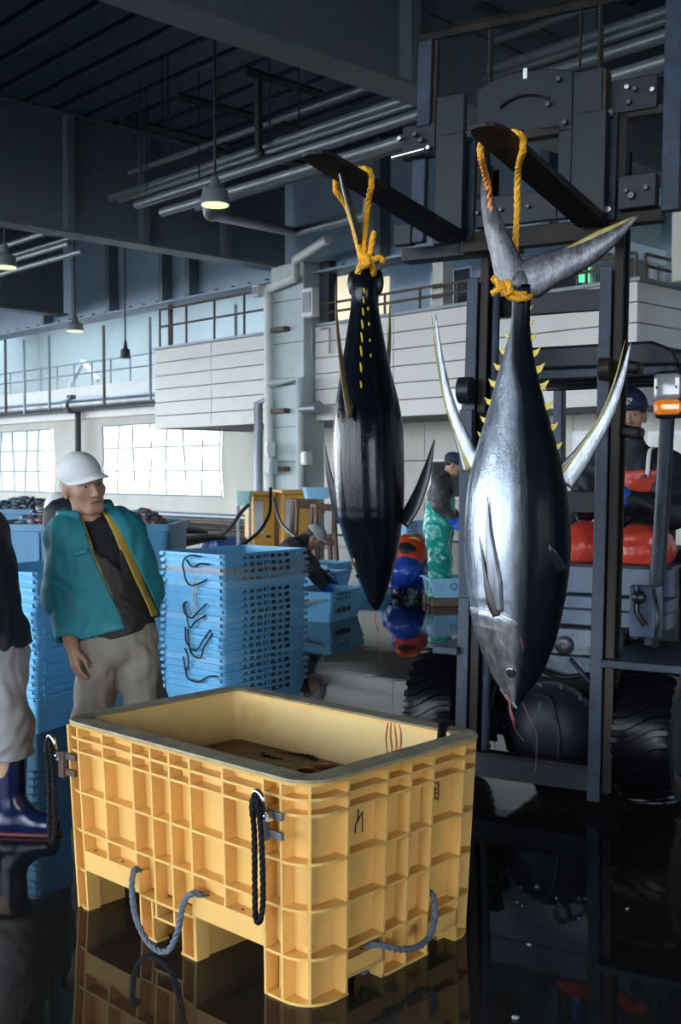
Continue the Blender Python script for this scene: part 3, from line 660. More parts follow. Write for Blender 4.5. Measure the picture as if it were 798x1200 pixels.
# black rope over the far corner of the rim
mb = MB(); q0 = drf(HX - .30, -HY + .09, .50); mb.rope(spline([drf(HX - .16, -HY + .1, .52), drf(HX - .135, -HY + .085, .62), drf(HX - .10, -HY + .10, .668), drf(HX - .05, -HY + .13, .668), drf(HX + .02, -HY + .16, .65), drf(HX + .03, -HY + .18, .55)], 8), .009); mb.rope(spline([drf(HX - .19, -HY + .1, .52), drf(HX - .15, -HY + .085, .63), drf(HX - .11, -HY + .11, .672), drf(HX - .06, -HY + .15, .668)], 8), .009)
mb.build('rope_loop', m_black_rope, fbin, 60)
# blood streaks and hand-drawn marks
m_blood = M('blood_stain', (.55, .16, .07), .4, var=.3, vs=30)
mb = MB()
for i in range(4):
    y = -HY + .30 + i * .018; x = HX - .0765; q = [drf(x - .001 - .004 * (1 - z / .645), y + .006 * math.sin(z * 40 + i), z) for z in np.linspace(.645, .5 - .02 * (i % 3), 8)]
    mb.tube(q, [.0035] * 4 + [.0025] * 3 + [.0008], 5, squash=.4)
mb.build('blood_streak', m_blood, fbin, 180, label='red blood streaks on the inside wall')
def strokes(lines, t0, z0, sc):
    mb = MB()
    for ln in lines: mb.tube([side_pt(1, t0 + x * sc, DP - .0015, z0 + y * sc) for x, y in ln], .0022, 5)
    return mb
def onshort(lines): return [[((t - 0), (z - 0)) for t, z in ln] for ln in lines]
strokes(onshort([[(.198, .497), (.199, .447)], [(.224, .452), (.225, .476), (.232, .482), (.244, .500)], [(.236, .520), (.235, .495), (.230, .478)], [(.241, .497), (.252, .508), (.254, .447)]]), 0, 0, 1).build('marker_lettering', m_ink, fbin, label='black hand-drawn marker strokes')
strokes(onshort([[(.572, .520), (.595, .524), (.597, .463)], [(.573, .500), (.586, .502)], [(.580, .512), (.579, .470)], [(.570, .486), (.588, .490)], [(.572, .466), (.580, .480), (.589, .468)]]), 0, 0, 1).build('marker_lettering', m_ink, fbin, label='black hand-drawn marker character')

# reddish melt water and scraps inside the bin
m_bw = M('bloody_water', (.075, .013, .006), .28, spec=.25, var=.45, vs=9, bump=.6, bs=28, dirt=((.16, .045, .02), .6, 14))
mb = MB(); P = perim(.079, 7); zw = .462; n = len(P)
rg = [[drf(x * s, y * s, zw + .008 * math.sin(9 * x * s + 3 * s) * math.cos(11 * y * s) * (1 if s < .99 else 0)) for x, y in P] for s in (1, .85, .7, .55, .4, .25, .1)]
vs = [np.array([math.cos(BRZ) * p[0] - math.sin(BRZ) * p[1], math.sin(BRZ) * p[0] + math.cos(BRZ) * p[1], p[2]]) for r in rg for p in r]
fs = [(i * n + j, i * n + (j + 1) % n, (i + 1) * n + (j + 1) % n, (i + 1) * n + j) for i in range(6) for j in range(n)] + [tuple(6 * n + j for j in range(n))]
mb.add(vs, fs); bw = mb.build('bloody_water', m_bw, None, 180); bw.location = tuple(bc); tag(bw, 'dark red bloody melt water inside the yellow bin', 'water', None, 'stuff')
m_scr = M('fish_scrap', (.30, .10, .05), .3, var=.4, vs=40)
rs = random.Random(3)
SCR = sorted([(rs.uniform(-.24, .24), rs.uniform(-.45, .45)) for _ in range(9)], key=lambda q: math.hypot(q[0] + HX, q[1] + HY))
for i in range(9):
    x, y = SCR[i]; p = bc + rotz(BRZ) @ drf(x, y, zw + .006)
    mb = MB(); mb.ball((0, 0, 0), (rs.uniform(.02, .05), rs.uniform(.015, .03), .012), 8, 5, rotz(rs.uniform(0, 3))); o = mb.build('fish_scrap', m_scr, None, 180); o.location = tuple(p)
    tag(o, 'reddish fish scrap floating in the bin, %s' % ['nearest its near corner', 'second out from its near corner', 'third out from its near corner', 'fourth out from its near corner', 'fifth out from its near corner', 'sixth out from its near corner', 'seventh out from its near corner', 'eighth out from its near corner', 'farthest from its near corner'][i], 'scrap', 'fish scraps floating in the bin')
mb = MB(); mb.rope(spline([(.11 * math.cos(a), .045 * math.sin(a), .012 + .004 * math.sin(2 * a)) for a in np.linspace(0, 5.6, 14)], 4), .012); o = mb.build('sunken_rope', m_black_rope, None, 60)
o.location = tuple(onz(338, 893, .445)); o.rotation_euler = (0, 0, -.5); tag(o, 'black rope coil floating in the bloody water of the bin', 'rope')

# bits of ice and fish on the wet floor
m_ice = M('ice_chip', (.22, .24, .25), .3, var=.2)
CHIP = ['lone pale ice chip at the bottom edge of the wet floor', 'small ice chip, leftmost of the cluster on the wet floor', 'tiny ice chip, second from the left of the cluster on the wet floor', 'larger ice chip nearest the camera in the cluster on the wet floor', 'bright ice chip farthest away in the cluster, below the silver tuna', 'small ice chip just right of the bright one on the wet floor', 'tiny ice chip, rightmost of the cluster on the wet floor', 'lone pale ice chip on the wet floor in front of the right wheel']
for i, (px, py, r) in enumerate(((604, 1194, .012), (606, 1058, .006), (612, 1062, .005), (620, 1108, .010), (629, 1040, .010), (652, 1053, .006), (678, 1077, .005), (735, 1066, .009))):
    mb = MB(); mb.ball((0, 0, r * .4), (r, r * .7, r * .5), 7, 5, rotz(i)); o = mb.build('ice_chip', m_ice, None, 180); o.location = tuple(onz(px, py, 0)); tag(o, CHIP[i], 'ice', 'ice chips on the wet floor')
# ------------------------------------------------------------------ the two hanging tuna: local z runs from snout (0) up to the tail, local x is the back
def tuna_mat(name, belly, back, edge, spot, metal, coatb=.02, specl=.12, rback=.36):
    m = bpy.data.materials.new(name); m.use_nodes = True; N = m.node_tree.nodes; L = m.node_tree.links; b = N['Principled BSDF']
    tc = N.new('ShaderNodeTexCoord'); sx = N.new('ShaderNodeSeparateXYZ'); L.new(tc.outputs['Object'], sx.inputs[0])
    nz = N.new('ShaderNodeTexNoise'); nz.inputs['Scale'].default_value = 9; nz.inputs['Detail'].default_value = 7; mp = N.new('ShaderNodeMapping'); mp.inputs['Scale'].default_value = (2.5, 2.5, .6)
    L.new(tc.outputs['Object'], mp.inputs[0]); L.new(mp.outputs[0], nz.inputs['Vector'])
    at_ = N.new('ShaderNodeAttribute'); at_.attribute_name = 'back'            # -1 belly .. +1 back, stored on the mesh
    a1 = N.new('ShaderNodeMath'); a1.operation = 'MULTIPLY_ADD'; L.new(nz.outputs['Fac'], a1.inputs[0]); a1.inputs[1].default_value = .22; zt = N.new('ShaderNodeMapRange'); zt.inputs[1].default_value = 1.12; zt.inputs[2].default_value = 1.42; zt.inputs[3].default_value = 0; zt.inputs[4].default_value = .95; L.new(sx.outputs['Z'], zt.inputs[0]); za = N.new('ShaderNodeMath'); za.operation = 'ADD'; L.new(at_.outputs['Fac'], za.inputs[0]); L.new(zt.outputs[0], za.inputs[1]); L.new(za.outputs[0], a1.inputs[2])
    rp = N.new('ShaderNodeValToRGB'); cr = rp.color_ramp; mr = N.new('ShaderNodeMapRange'); mr.inputs[1].default_value = -1; mr.inputs[2].default_value = 1.2; L.new(a1.outputs[0], mr.inputs[0]); L.new(mr.outputs[0], rp.inputs[0])
    cr.elements[0].position = 0.0; cr.elements[0].color = (*belly, 1); cr.elements[1].position = 1.0; cr.elements[1].color = (*back, 1)
    for p, c in ((edge - .16, belly), (edge - .05, tuple(x * .62 for x in belly)), (edge + .02, tuple(x * .12 + y * .9 for x, y in zip(belly, back))), (edge + .1, back)):
        e = cr.elements.new(p); e.color = (*c, 1)
    hd = N.new('ShaderNodeMapRange'); hd.inputs[1].default_value = .30; hd.inputs[2].default_value = .36; hd.inputs[3].default_value = 1; hd.inputs[4].default_value = 0; L.new(sx.outputs['Z'], hd.inputs[0])
    n2 = N.new('ShaderNodeTexNoise'); n2.inputs['Scale'].default_value = 26; n2.inputs['Detail'].default_value = 6; L.new(tc.outputs['Object'], n2.inputs['Vector'])
    hc = N.new('ShaderNodeValToRGB'); hc.color_ramp.elements[0].position = .35; hc.color_ramp.elements[0].color = (.10, .07, .06, 1); hc.color_ramp.elements[1].position = .7; hc.color_ramp.elements[1].color = (.42, .36, .33, 1); L.new(n2.outputs['Fac'], hc.inputs[0])
    mu = N.new('ShaderNodeMix'); mu.data_type = 'RGBA'; mu.blend_type = 'MIX'; L.new(rp.outputs[0], mu.inputs[6]); L.new(hc.outputs[0], mu.inputs[7])
    hf = N.new('ShaderNodeMath'); hf.operation = 'MULTIPLY'; hf.inputs[1].default_value = .6; L.new(hd.outputs[0], hf.inputs[0])
    bf = N.new('ShaderNodeMapRange'); bf.inputs[1].default_value = .15; bf.inputs[2].default_value = .4; bf.inputs[3].default_value = 1; bf.inputs[4].default_value = 0; L.new(a1.outputs[0], bf.inputs[0])
    h2 = N.new('ShaderNodeMath'); h2.operation = 'MULTIPLY'; L.new(hf.outputs[0], h2.inputs[0]); L.new(bf.outputs[0], h2.inputs[1]); L.new(h2.outputs[0], mu.inputs[0])
    n5 = N.new('ShaderNodeTexNoise'); n5.inputs['Scale'].default_value = 22; n5.inputs['Detail'].default_value = 8; n5.inputs['Roughness'].default_value = .7; m5 = N.new('ShaderNodeMapping'); m5.inputs['Scale'].default_value = (1.6, 1.6, .28); L.new(tc.outputs['Object'], m5.inputs[0]); L.new(m5.outputs[0], n5.inputs['Vector'])
    r5 = N.new('ShaderNodeMapRange'); r5.inputs[1].default_value = .35; r5.inputs[2].default_value = .65; r5.inputs[3].default_value = .62; r5.inputs[4].default_value = 1.12; L.new(n5.outputs['Fac'], r5.inputs[0])
    x5 = N.new('ShaderNodeMix'); x5.data_type = 'RGBA'; x5.blend_type = 'MULTIPLY'; x5.inputs[0].default_value = 1; L.new(mu.outputs[2], x5.inputs[6]); L.new(r5.outputs[0], x5.inputs[7]); L.new(x5.outputs[2], b.inputs['Base Color'])
    b.inputs['Metallic'].default_value = metal; b.inputs['IOR'].default_value = 1.3
    mt = N.new('ShaderNodeMapRange'); mt.inputs[1].default_value = -.2; mt.inputs[2].default_value = .55; mt.inputs[3].default_value = metal; mt.inputs[4].default_value = .05; L.new(a1.outputs[0], mt.inputs[0]); L.new(mt.outputs[0], b.inputs['Metallic'])
    n3 = N.new('ShaderNodeTexNoise'); n3.inputs['Scale'].default_value = 120; n3.inputs['Detail'].default_value = 2; L.new(tc.outputs['Object'], n3.inputs['Vector'])
    bp = N.new('ShaderNodeBump'); bp.inputs['Strength'].default_value = .22; bp.inputs['Distance'].default_value = .004; L.new(n3.outputs['Fac'], bp.inputs['Height'])
    b2 = N.new('ShaderNodeBump'); b2.inputs['Strength'].default_value = .35; b2.inputs['Distance'].default_value = .022; L.new(nz.outputs['Fac'], b2.inputs['Height']); L.new(bp.outputs[0], b2.inputs['Normal']); L.new(b2.outputs[0], b.inputs['Normal'])
    rr = N.new('ShaderNodeMapRange'); rr.inputs[1].default_value = .3; rr.inputs[2].default_value = .7; rr.inputs[3].default_value = -.08; rr.inputs[4].default_value = .08; L.new(nz.outputs['Fac'], rr.inputs[0]); rb_ = N.new('ShaderNodeMapRange'); rb_.inputs[1].default_value = -.3; rb_.inputs[2].default_value = .8; rb_.inputs[3].default_value = .27; rb_.inputs[4].default_value = rback; L.new(a1.outputs[0], rb_.inputs[0]); ra_ = N.new('ShaderNodeMath'); ra_.operation = 'ADD'; L.new(rr.outputs[0], ra_.inputs[0]); L.new(rb_.outputs[0], ra_.inputs[1]); L.new(ra_.outputs[0], b.inputs['Roughness'])
    cw = N.new('ShaderNodeMapRange'); cw.inputs[1].default_value = -.4; cw.inputs[2].default_value = .7; cw.inputs[3].default_value = .5; cw.inputs[4].default_value = coatb; L.new(a1.outputs[0], cw.inputs[0]); L.new(cw.outputs[0], b.inputs['Coat Weight']); b.inputs['Coat Roughness'].default_value = .1; b.inputs['Specular IOR Level'].default_value = specl
    return m
m_tuna = tuna_mat('tuna_skin', (.36, .41, .48), (.006, .008, .014), .60, None, .7)
m_tuna_dark = tuna_mat('tuna_skin_dark', (.06, .07, .085), (.004, .006, .011), .16, None, .1, .25, .3, .17)
m_fin_silver = M('fin_silver', (.24, .26, .30), .3, .55, var=.3, vs=14, stretch=(4, 4, 1), bump=.3, bs=60, coat=.5)
m_tail = M('tail_grey_violet', (.085, .085, .105), .36, .35, var=.55, vs=16, stretch=(3, 3, 1), dirt=((.20, .21, .24), .6, 9), bump=.4, bs=50, coat=.3)
m_fin_dark = M('fin_dark', (.008, .010, .015), .35, .0, var=.3, vs=20, coat=.1, spec=.3)
m_fin_yel = M('finlet_yellow', (.75, .55, .03), .45, var=.15, vs=30)
m_fin_olive = M('fin_yellow_edge', (.30, .25, .05), .4, var=.25, vs=30)
m_fin_brown = M('fin_brown_yellow', (.16, .11, .04), .4, var=.5, vs=12, stretch=(1, 1, .4))
m_yrope = M('yellow_rope', (.88, .42, .02), .55, var=.15, vs=120)
m_orope = M('orange_rope', (.85, .30, .06), .55, var=.15, vs=120)
m_eye = M('fish_eye', (.02, .03, .05), .06, .1, coat=1)
m_eyer = M('fish_eye_ring', (.25, .24, .22), .25, .6, var=.3, vs=50)
m_gut = M('pink_strand', (.20, .045, .045), .3, var=.3, vs=40)
m_gill = M('gill_slit', (.03, .012, .012), .3)

def tuna_body(root, mat, prof, wratio, gill=None, cline=None, n=64, keel=None):
    zs = np.array([p[0] for p in prof]); hs = np.array([p[1] for p in prof])
    zz = np.concatenate([np.linspace(zs[0], .40, 70), np.linspace(.41, zs[-1], 70)])
    # smooth (monotone-ish) interpolation of the measured outline
    t = np.interp(zz, zs, hs); k = np.ones(7) / 7; tp = np.pad(t, 3, mode='edge'); t = np.convolve(tp, k, 'valid'); t[0] = hs[0]; t[-1] = hs[-1]
    cl = np.zeros_like(zz) if cline is None else np.interp(zz, [c[0] for c in cline], [c[1] for c in cline])
    V = []; back = []
    for i, z in enumerate(zz):
        wr2 = np.interp(z, [0, .25, .6, zs[-1] * .9, zs[-1]], [.8, .78, wratio, wratio, .75])
        if keel is not None: wr2 *= 1 + keel * math.exp(-((z - zs[-1] * .955) / .03) ** 2)
        for j in range(n):
            a = 2 * math.pi * j / n; ca, sa = math.cos(a), math.sin(a)
            r = 1.0; x = t[i] * ca; y = t[i] * wr2 * sa
            if gill is not None and abs(sa) > .05:          # raised edge of the gill cover and the cheek plate in front of it
                g = gill(ca); d = z - g
                if -.2 < d < .03: r += .03 * (1 / (1 + math.exp(d / .0035))) * min(1, (d + .2) / .12) * min(1, abs(sa) * 1.8)
                d2 = z - (g - .055); r += .010 * math.exp(-(d2 / .006) ** 2) * min(1, abs(sa) * 1.5) * (ca < .3)
                if z < .085: m_ = abs(x - (-.012 - .02 * z / .085)); r -= .16 * math.exp(-(m_ / .0045) ** 2) * min(1, abs(sa) * 2)   # mouth line
            V.append((x * r + cl[i], y * r, z)); back.append(ca)
    m = len(zz); F = [(i * n + j, i * n + (j + 1) % n, (i + 1) * n + (j + 1) % n, (i + 1) * n + j) for i in range(m - 1) for j in range(n)] + [tuple(range(n - 1, -1, -1)), tuple((m - 1) * n + j for j in range(n))]
    me = bpy.data.meshes.new('body'); me.from_pydata(V, [], F); me.materials.append(mat); me.shade_smooth()
    at_ = me.attributes.new('back', 'FLOAT', 'POINT'); at_.data.foreach_set('value', back)
    o = bpy.data.objects.new('body', me); COL.objects.link(o); o.parent = root
    return lambda z: (float(np.interp(z, zz, t)), float(np.interp(z, zz, cl)))
def blade(pts, ws, th, wd, n=8):           # flat tapering fin along pts, width along direction wd, lens-shaped section
    P = spline(pts, n); u = np.linspace(0, 1, len(P)); w = np.interp(u, np.linspace(0, 1, len(ws)), ws); mb = MB(); rings = []
    for i, p in enumerate(P):
        T = unit(P[min(i + 1, len(P) - 1)] - P[max(i - 1, 0)]); d = unit(np.array(wd, float) - T * np.dot(T, wd)); nn = np.cross(T, d)
        rings.append([p + d * w[i] * math.cos(a) * .5 + nn * min(th, w[i] * .4) * math.sin(a) * .5 for a in np.linspace(0, 2 * math.pi, 11)[:-1]])
    mb.loft(rings); return mb

# --- the silver tuna, belly to the left, back turned a little towards the camera
Y2 = 3.95; S2 = Y2 / FPX * 1.0; base2 = at(603, 830, Y2); PH2 = math.radians(25)
t2 = thing('tuna', 'silver-flanked tuna hanging head down from the near fork by yellow rope', 'fish', base2, -PH2)
CF = math.cos(PH2)
def q2(px, py, y=0): return np.array([((px - 603) * S2 - y * math.sin(PH2)) / CF, y, (830 - py) * S2])
hw = [(829, 3), (820, 8), (811, 14.5), (796, 24.5), (781, 32.5), (751, 44), (720, 51), (690, 56), (660, 59.5), (630, 60.5), (600, 59), (570, 56.5), (531, 48), (501, 39.5), (471, 30.5), (440, 23.5), (410, 15.5), (380, 10.5), (359, 10), (346, 11), (335, 12)]
prof2 = [((830 - y) * S2, h * S2 / .955) for y, h in hw]
cen2 = [(0, 0), (.14, .004), (.35, .004), (.6, .006), (.9, .002), (1.2, .004), (1.5, .020)]
gill2 = lambda ca: .335 - .10 * max(0, ca) ** 1.5 - .02 * (ca + 1) + .03 * (1 - (ca + .4) ** 2)
rad2 = tuna_body(t2, m_tuna, prof2, .74, gill2, cen2)
def flank(z, x_frac, lift=0):              # point on the visible flank (-y side)
    h, c = rad2(z); w = np.interp(z, [0, .25, .6, 1.5], [.8, .78, .74, .74]); return np.array([h * x_frac + c, -h * w * math.sqrt(max(0, 1 - x_frac ** 2)) - lift, z])
# caudal fin: two lobes of a crescent
blade([q2(606, 350), q2(598, 325), q2(589, 298), q2(577, 262), q2(568, 225), q2(565, 206)], [.06, .125, .10, .072, .038, .004], .03, (1, 0, .25)).build('tail_lobe', m_tail, t2, 180)
blade([q2(596, 338), q2(618, 328), q2(642, 317), q2(676, 304), q2(706, 285), q2(729, 266)], [.06, .15, .125, .095, .055, .004], .03, (.2, 0, 1)).build('tail_lobe', m_tail, t2, 180)
mb = MB(); mb.ball(q2(607, 333), (.036, .030, .05), 14, 9); mb.build('tail_root', M('tail_root_grey', (.12, .125, .14), .35, .3, var=.4, vs=30, stretch=(4, 1, 1), bump=.6, bs=40), t2, 180)
blade([q2(648, 301, -.006), q2(688, 284, -.006), q2(724, 268, -.004)], [.012, .026, .003], .006, (.2, 0, 1)).build('fin_edge', m_fin_olive, t2, 180, label='yellowish frayed edge of the tail lobe')
# second dorsal and anal sickles
d2 = [q2(652, 562), q2(672, 535), q2(697, 492), q2(712, 450), q2(722, 406)]
blade(d2, [.10, .07, .045, .026, .004], .014, (1, 0, -.4)).build('second_dorsal_fin', m_fin_silver, t2, 180)
blade([p + [-.018, -.004, .008] for p in d2], [.03, .013, .009, .007, .002], .008, (1, 0, -.4)).build('fin_edge', m_fin_olive, t2, 180)
a2 = [q2(556, 548), q2(545, 517), q2(529, 470), q2(519, 420), q2(512, 362)]
blade(a2, [.085, .06, .04, .022, .004], .014, (1, 0, .4)).build('anal_fin', m_fin_silver, t2, 180)
blade([p + [-.014, -.004, -.004] for p in a2], [.026, .011, .009, .008, .002], .008, (1, 0, .4)).build('fin_edge', m_fin_olive, t2, 180)
def finlet(root, p, d, s):
    mb = MB(); e = np.array([0, 0, 1.0]); d = np.array(d, float)
    poly = [p - e * s * .45, p + d * s * .55 - e * s * .1, p + d * s * .95 + e * s * .75, p + d * s * .4 + e * s * .45, p + e * s * .4]
    yv = np.array([0, .0025, 0]); mb.add([a - yv for a in poly] + [a + yv for a in poly], [(4, 3, 2, 1, 0), (5, 6, 7, 8, 9)] + [(i, (i + 1) % 5, (i + 1) % 5 + 5, i + 5) for i in range(5)])
    mb.build('finlet', m_fin_yel, root)
for py, s in ((362, .014), (380, .02), (397, .027), (415, .032), (434, .036), (454, .036), (477, .034), (501, .03), (523, .025)):
    z = (830 - py) * S2; h, c = rad2(z); finlet(t2, np.array([h + c - .004, 0, z]), (1, 0, 0), s)
for py, s in ((394, .02), (412, .025), (430, .03), (449, .032), (470, .03), (491, .026), (508, .02)):
    z = (830 - py) * S2; h, c = rad2(z); finlet(t2, np.array([-h + c + .004, 0, z]), (-1, 0, 0), s)
# pectoral fin folded against the flank, dark slot behind it, folded first dorsal
pf = [flank(z, f, .007) for z, f in ((.36, -.13), (.46, -.20), (.56, -.27), (.66, -.33), (.76, -.36))]
blade(pf, [.026, .050, .04, .02, .004], .01, (1, 0, 0)).build('pectoral_fin', M('pectoral_dark', (.13, .145, .17), .3, .5, var=.35, vs=12, stretch=(4, 4, .5), coat=.4), t2, 180, label='long grey pectoral fin folded on the flank')
sl = [flank(z, f, .007) for z, f in ((.345, -.20), (.40, -.29), (.48, -.39), (.62, -.52))]
blade(sl, [.03, .042, .018, .002], .008, (1, 0, 0)).build('fin_slot', m_gill, t2, 180, label='dark slot beside the pectoral fin')
p_d = [flank(z, f, .004) for z, f in ((.50, .90), (.56, .80), (.60, .74))]
blade(p_d, [.07, .04, .004], .008, (1, 0, .6)).build('first_dorsal_fin', m_fin_dark, t2, 180)
# eye, jaw, pale gill edge, strands
e0 = flank(.146, .06, -.006); nrm = unit(np.array([.06, -1, -.25]))
for r, nm, mt, off in ((.028, 'eye_ring', m_eyer, 0), (.021, 'eye', m_eye, .004)):
    mb = MB(); Rm = np.stack([unit(np.cross([0, 0, 1], nrm)), unit(np.cross(nrm, np.cross([0, 0, 1], nrm))), nrm], 1); mb.ball(e0 + nrm * off, (r, r, .008), 18, 10, Rm); mb.build(nm, mt, t2, 180)
gl = [flank(gill2(f) + .004, f, .002) for f in np.linspace(-.98, .25, 14)]
mb = MB(); mb.tube(gl, [.002] + [.0055] * 12 + [.002], 6); mb.build('gill_edge', M('gill_edge', (.62, .64, .68), .25, .4, var=.2, vs=30), t2, 180, label='pale rim of the gill cover')
mb = MB(); mb.tube(spline([flank(.20, -.05, .001), flank(.235, -.09, .002), flank(.26, -.16, .002)], 5), .004, 6); mb.build('cheek_mark', m_fin_silver, t2, 180)
mb = MB(); mb.tube(spline([flank(.225, .42, .0), flank(.255, .36, .002), flank(.275, .32, 0)], 5), .0035, 6); mb.build('cut_mark', m_gut, t2, 180, label='small pale cut on the dark back of the head')
blade([q2(588, 806, -.02), q2(596, 819, -.018), q2(605, 829, -.012)], [.022, .017, .006], .014, (1, 0, .5)).build('lower_jaw', M('jaw_grey', (.22, .21, .21), .3, .4, var=.3, vs=30, coat=.5), t2, 180)
mb = MB(); mb.tube(spline([q2(592, 806, -.02), q2(596, 822, -.02), q2(599, 838, -.02), q2(603, 846, -.018)], 6), [.004] * 10 + [.007] * 6 + [.003] * 3, 6); mb.tube(spline([q2(599, 836, -.02), q2(602, 852, -.02), q2(612, 866, -.02)], 6), .002, 5); mb.build('gut_strand', m_gut, t2, 180, label='pink strand hanging from the mouth')
mb = MB(); mb.tube(spline([q2(611, 822, -.012), q2(617, 836, -.018), q2(626, 860, -.02), q2(625, 900, -.02)], 6), .0012, 5); mb.build('blood_drip', m_gut, t2, 180)

# --- the dark tuna, its back towards the camera
Y1 = 4.28; S1 = Y1 / FPX; base1 = at(441, 716, Y1); PH1 = math.radians(104)
t1 = thing('tuna', 'black-backed tuna hanging head down from the far fork by yellow rope', 'fish', base1, -PH1)
c1, s1 = math.cos(PH1), math.sin(PH1)
# local x of this fish maps to image (c1), local y to image (s1): a body that leans a touch to the left going up
def q1(px, py, x=0): return np.array([x, ((px - 441) * S1 - x * c1) / s1, (716 - py) * S1])
hw1 = [(715, 1.5), (708, 7), (699, 11.5), (668, 22), (637, 31), (607, 38), (576, 41), (545, 42), (514, 42), (483, 39.5), (452, 33.5), (422, 27), (391, 21.5), (360, 16), (350, 15), (340, 16.5), (332, 17.5), (322, 12), (314, 8), (306, 6)]
w1 = .76; prof1 = [((716 - y) * S1, h * S1 / w1 / 1.02) for y, h in hw1]
cy1 = [(716, 0), (668, -2), (607, -7), (545, -9), (483, -10), (422, -13), (360, -14), (306, -12)]
_tb = tuna_body(t1, m_tuna_dark, prof1, w1, None, None, 64, .25)
bo = [c for c in t1.children if c.name.startswith('body')][0]
for v in bo.data.vertices: v.co.y += float(np.interp(v.co.z, [(716 - a) * S1 for a, _ in cy1], [b * S1 / s1 for _, b in cy1]))
def sh1(z): return float(np.interp(z, [(716 - a) * S1 for a, _ in cy1], [b * S1 / s1 for _, b in cy1]))
for py, s in ((346, .018), (357, .022), (371, .026), (386, .03), (402, .034), (418, .036), (437, .034), (456, .026)):
    z = (716 - py) * S1; h, c = _tb(z); finlet(t1, np.array([h + c - .008, sh1(z) + .012, z]), (1, 0, 0), s)
for py in (365, 383, 402, 420):
    z = (716 - py) * S1; h, c = _tb(z); mb = MB(); mb.ball(np.array([h * .86 + c, sh1(z) + h * .5 * w1, z]), (.006, .004, .009), 6, 5); mb.build('finlet', m_fin_yel, t1, 180)
# keels on the tail stalk
for sy in (-1, 1):
    mb = MB(); z = (716 - 332) * S1; mb.ball((0, sh1(z) + sy * .05, z), (.02, .022, .05), 10, 8); mb.build('tail_keel', m_fin_dark, t1, 180)
blade([q1(409, 490, .19), q1(403, 455, .24), q1(398, 420, .31), q1(395, 390, .37), q1(393, 352, .42)], [.05, .045, .034, .022, .004], .02, (1, 0, -.3)).build('second_dorsal_fin', m_fin_brown, t1, 180)
blade([q1(455, 432, -.14), q1(458, 405, -.22), q1(460, 375, -.30), q1(461, 335, -.36)], [.07, .05, .03, .004], .014, (1, 0, .3)).build('anal_fin', m_fin_olive, t1, 180)
for sgn, pts, nm in ((1, [(470, 612), (484, 590), (497, 556), (507, 515)], 'r'), (-1, [(400, 612), (392, 585), (384, 550), (379, 513)], 'l')):
    blade([q1(px, py, .02 - .0 * i) for i, (px, py) in enumerate(pts)], [.075, .066, .048, .004] if sgn > 0 else [.05, .046, .03, .004], .012, (.5, 1, 0)).build('pectoral_fin', m_fin_dark, t1, 180)
m_fin_edge = M('fin_dark_grey', (.03, .035, .04), .3, .2, var=.3, vs=20, coat=.5)
blade([q1(428, 306, .02), q1(418, 275, .08), q1(406, 240, .13), q1(399, 215, .16), q1(396, 204, .17)], [.10, .10, .09, .05, .004], .018, (1, 0, 0)).build('tail_lobe', m_fin_edge, t1, 180)
blade([q1(430, 308, -.02), q1(440, 306, -.09), q1(449, 300, -.17), q1(454, 287, -.24)], [.10, .08, .05, .004], .018, (0, 0, 1)).build('tail_lobe', m_fin_edge, t1, 180)
mb = MB(); mb.ball(q1(429, 308), (.05, .022, .04), 12, 8); mb.build('tail_root', m_fin_dark, t1, 180)
e = q1(424, 672, .03); mb = MB(); z = e[2]; h, c = _tb(z); mb.ball((.02, sh1(z) - h * w1 * .97, z), (.018, .008, .018), 12, 8); mb.build('eye', m_eye, t1, 180)
mb = MB(); mb.tube(spline([q1(441, 713), q1(440, 726), q1(443, 740)], 5), .003, 5); mb.tube([q1(442, 714), q1(445, 775)], .0009, 5); mb.build('blood_drip', m_gut, t1, 180)
mb = MB(); z = (716 - 655) * S1; h, c = _tb(z); mb.ball((h * .72, sh1(z) - h * .50, z), (.008, .010, .022), 8, 6); mb.build('cut_mark', M('raw_red', (.10, .012, .010), .3), t1, 180, label='small red scrape on the head')

# ------------------------------------------------------------------ the forklift: local x to its left-hand side of the picture's right, local y away from its forks
FO = np.array([.834, 4.970, 0]); FRZ = math.atan2(-.485, .8745); FRM = rotz(FRZ)
fl = thing('forklift', 'dark blue-black forklift with raised forks carrying two tuna', 'forklift', FO, FRZ)
m_fk = M('forklift_paint', (.011, .016, .026), .45, spec=.3, var=.2, dirt=((.018, .02, .025), .5, 4), bump=.1, bs=25)
m_fk2 = M('mast_steel', (.020, .034, .058), .45, .1, spec=.35, var=.3, vs=14, dirt=((.012, .013, .016), .7, 10), bump=.2, bs=30)
m_fk3 = M('mast_inner_greased', (.012, .010, .009), .5, .0, spec=.25, var=.3, stretch=(1, 1, .2), dirt=((.05, .028, .018), .6, 6))
m_fork = M('fork_steel', (.012, .010, .010), .55, .0, spec=.3, var=.35, dirt=((.09, .045, .022), .6, 6), bump=.15, bs=20)
m_cowl = M('cowl_blue_grey', (.075, .12, .20), .38, var=.15, dirt=((.05, .05, .05), .4, 5))
m_plate = M('speckled_plate', (.12, .155, .20), .45, .2, var=.25, vs=25, dirt=((.03, .03, .03), .8, 30))
m_tyre = M('tyre_rubber', (.003, .0035, .005), .26, spec=.18, var=.2, bump=.1, bs=40)
m_bolt = M('bolt_steel', (.05, .055, .065), .35, .6, var=.2)
m_brightbolt = M('bright_bolt', (.6, .62, .65), .25, .9)
def loc(p): return FRM.T @ (np.array(p) - FO)
def FK(px, py, a):                          # local (x, z) where a pixel meets the plane y = a of the forklift
    d = FRM.T @ ray(px, py); o = FRM.T @ (np.array([0, 0, CAM_H]) - FO); t = (a - o[1]) / d[1]; q = o + d * t; return q[0], q[2]
TL_ = math.tan(math.radians(3.5))
def tilt(p): return np.array([p[0], p[1] + p[2] * TL_, p[2]])
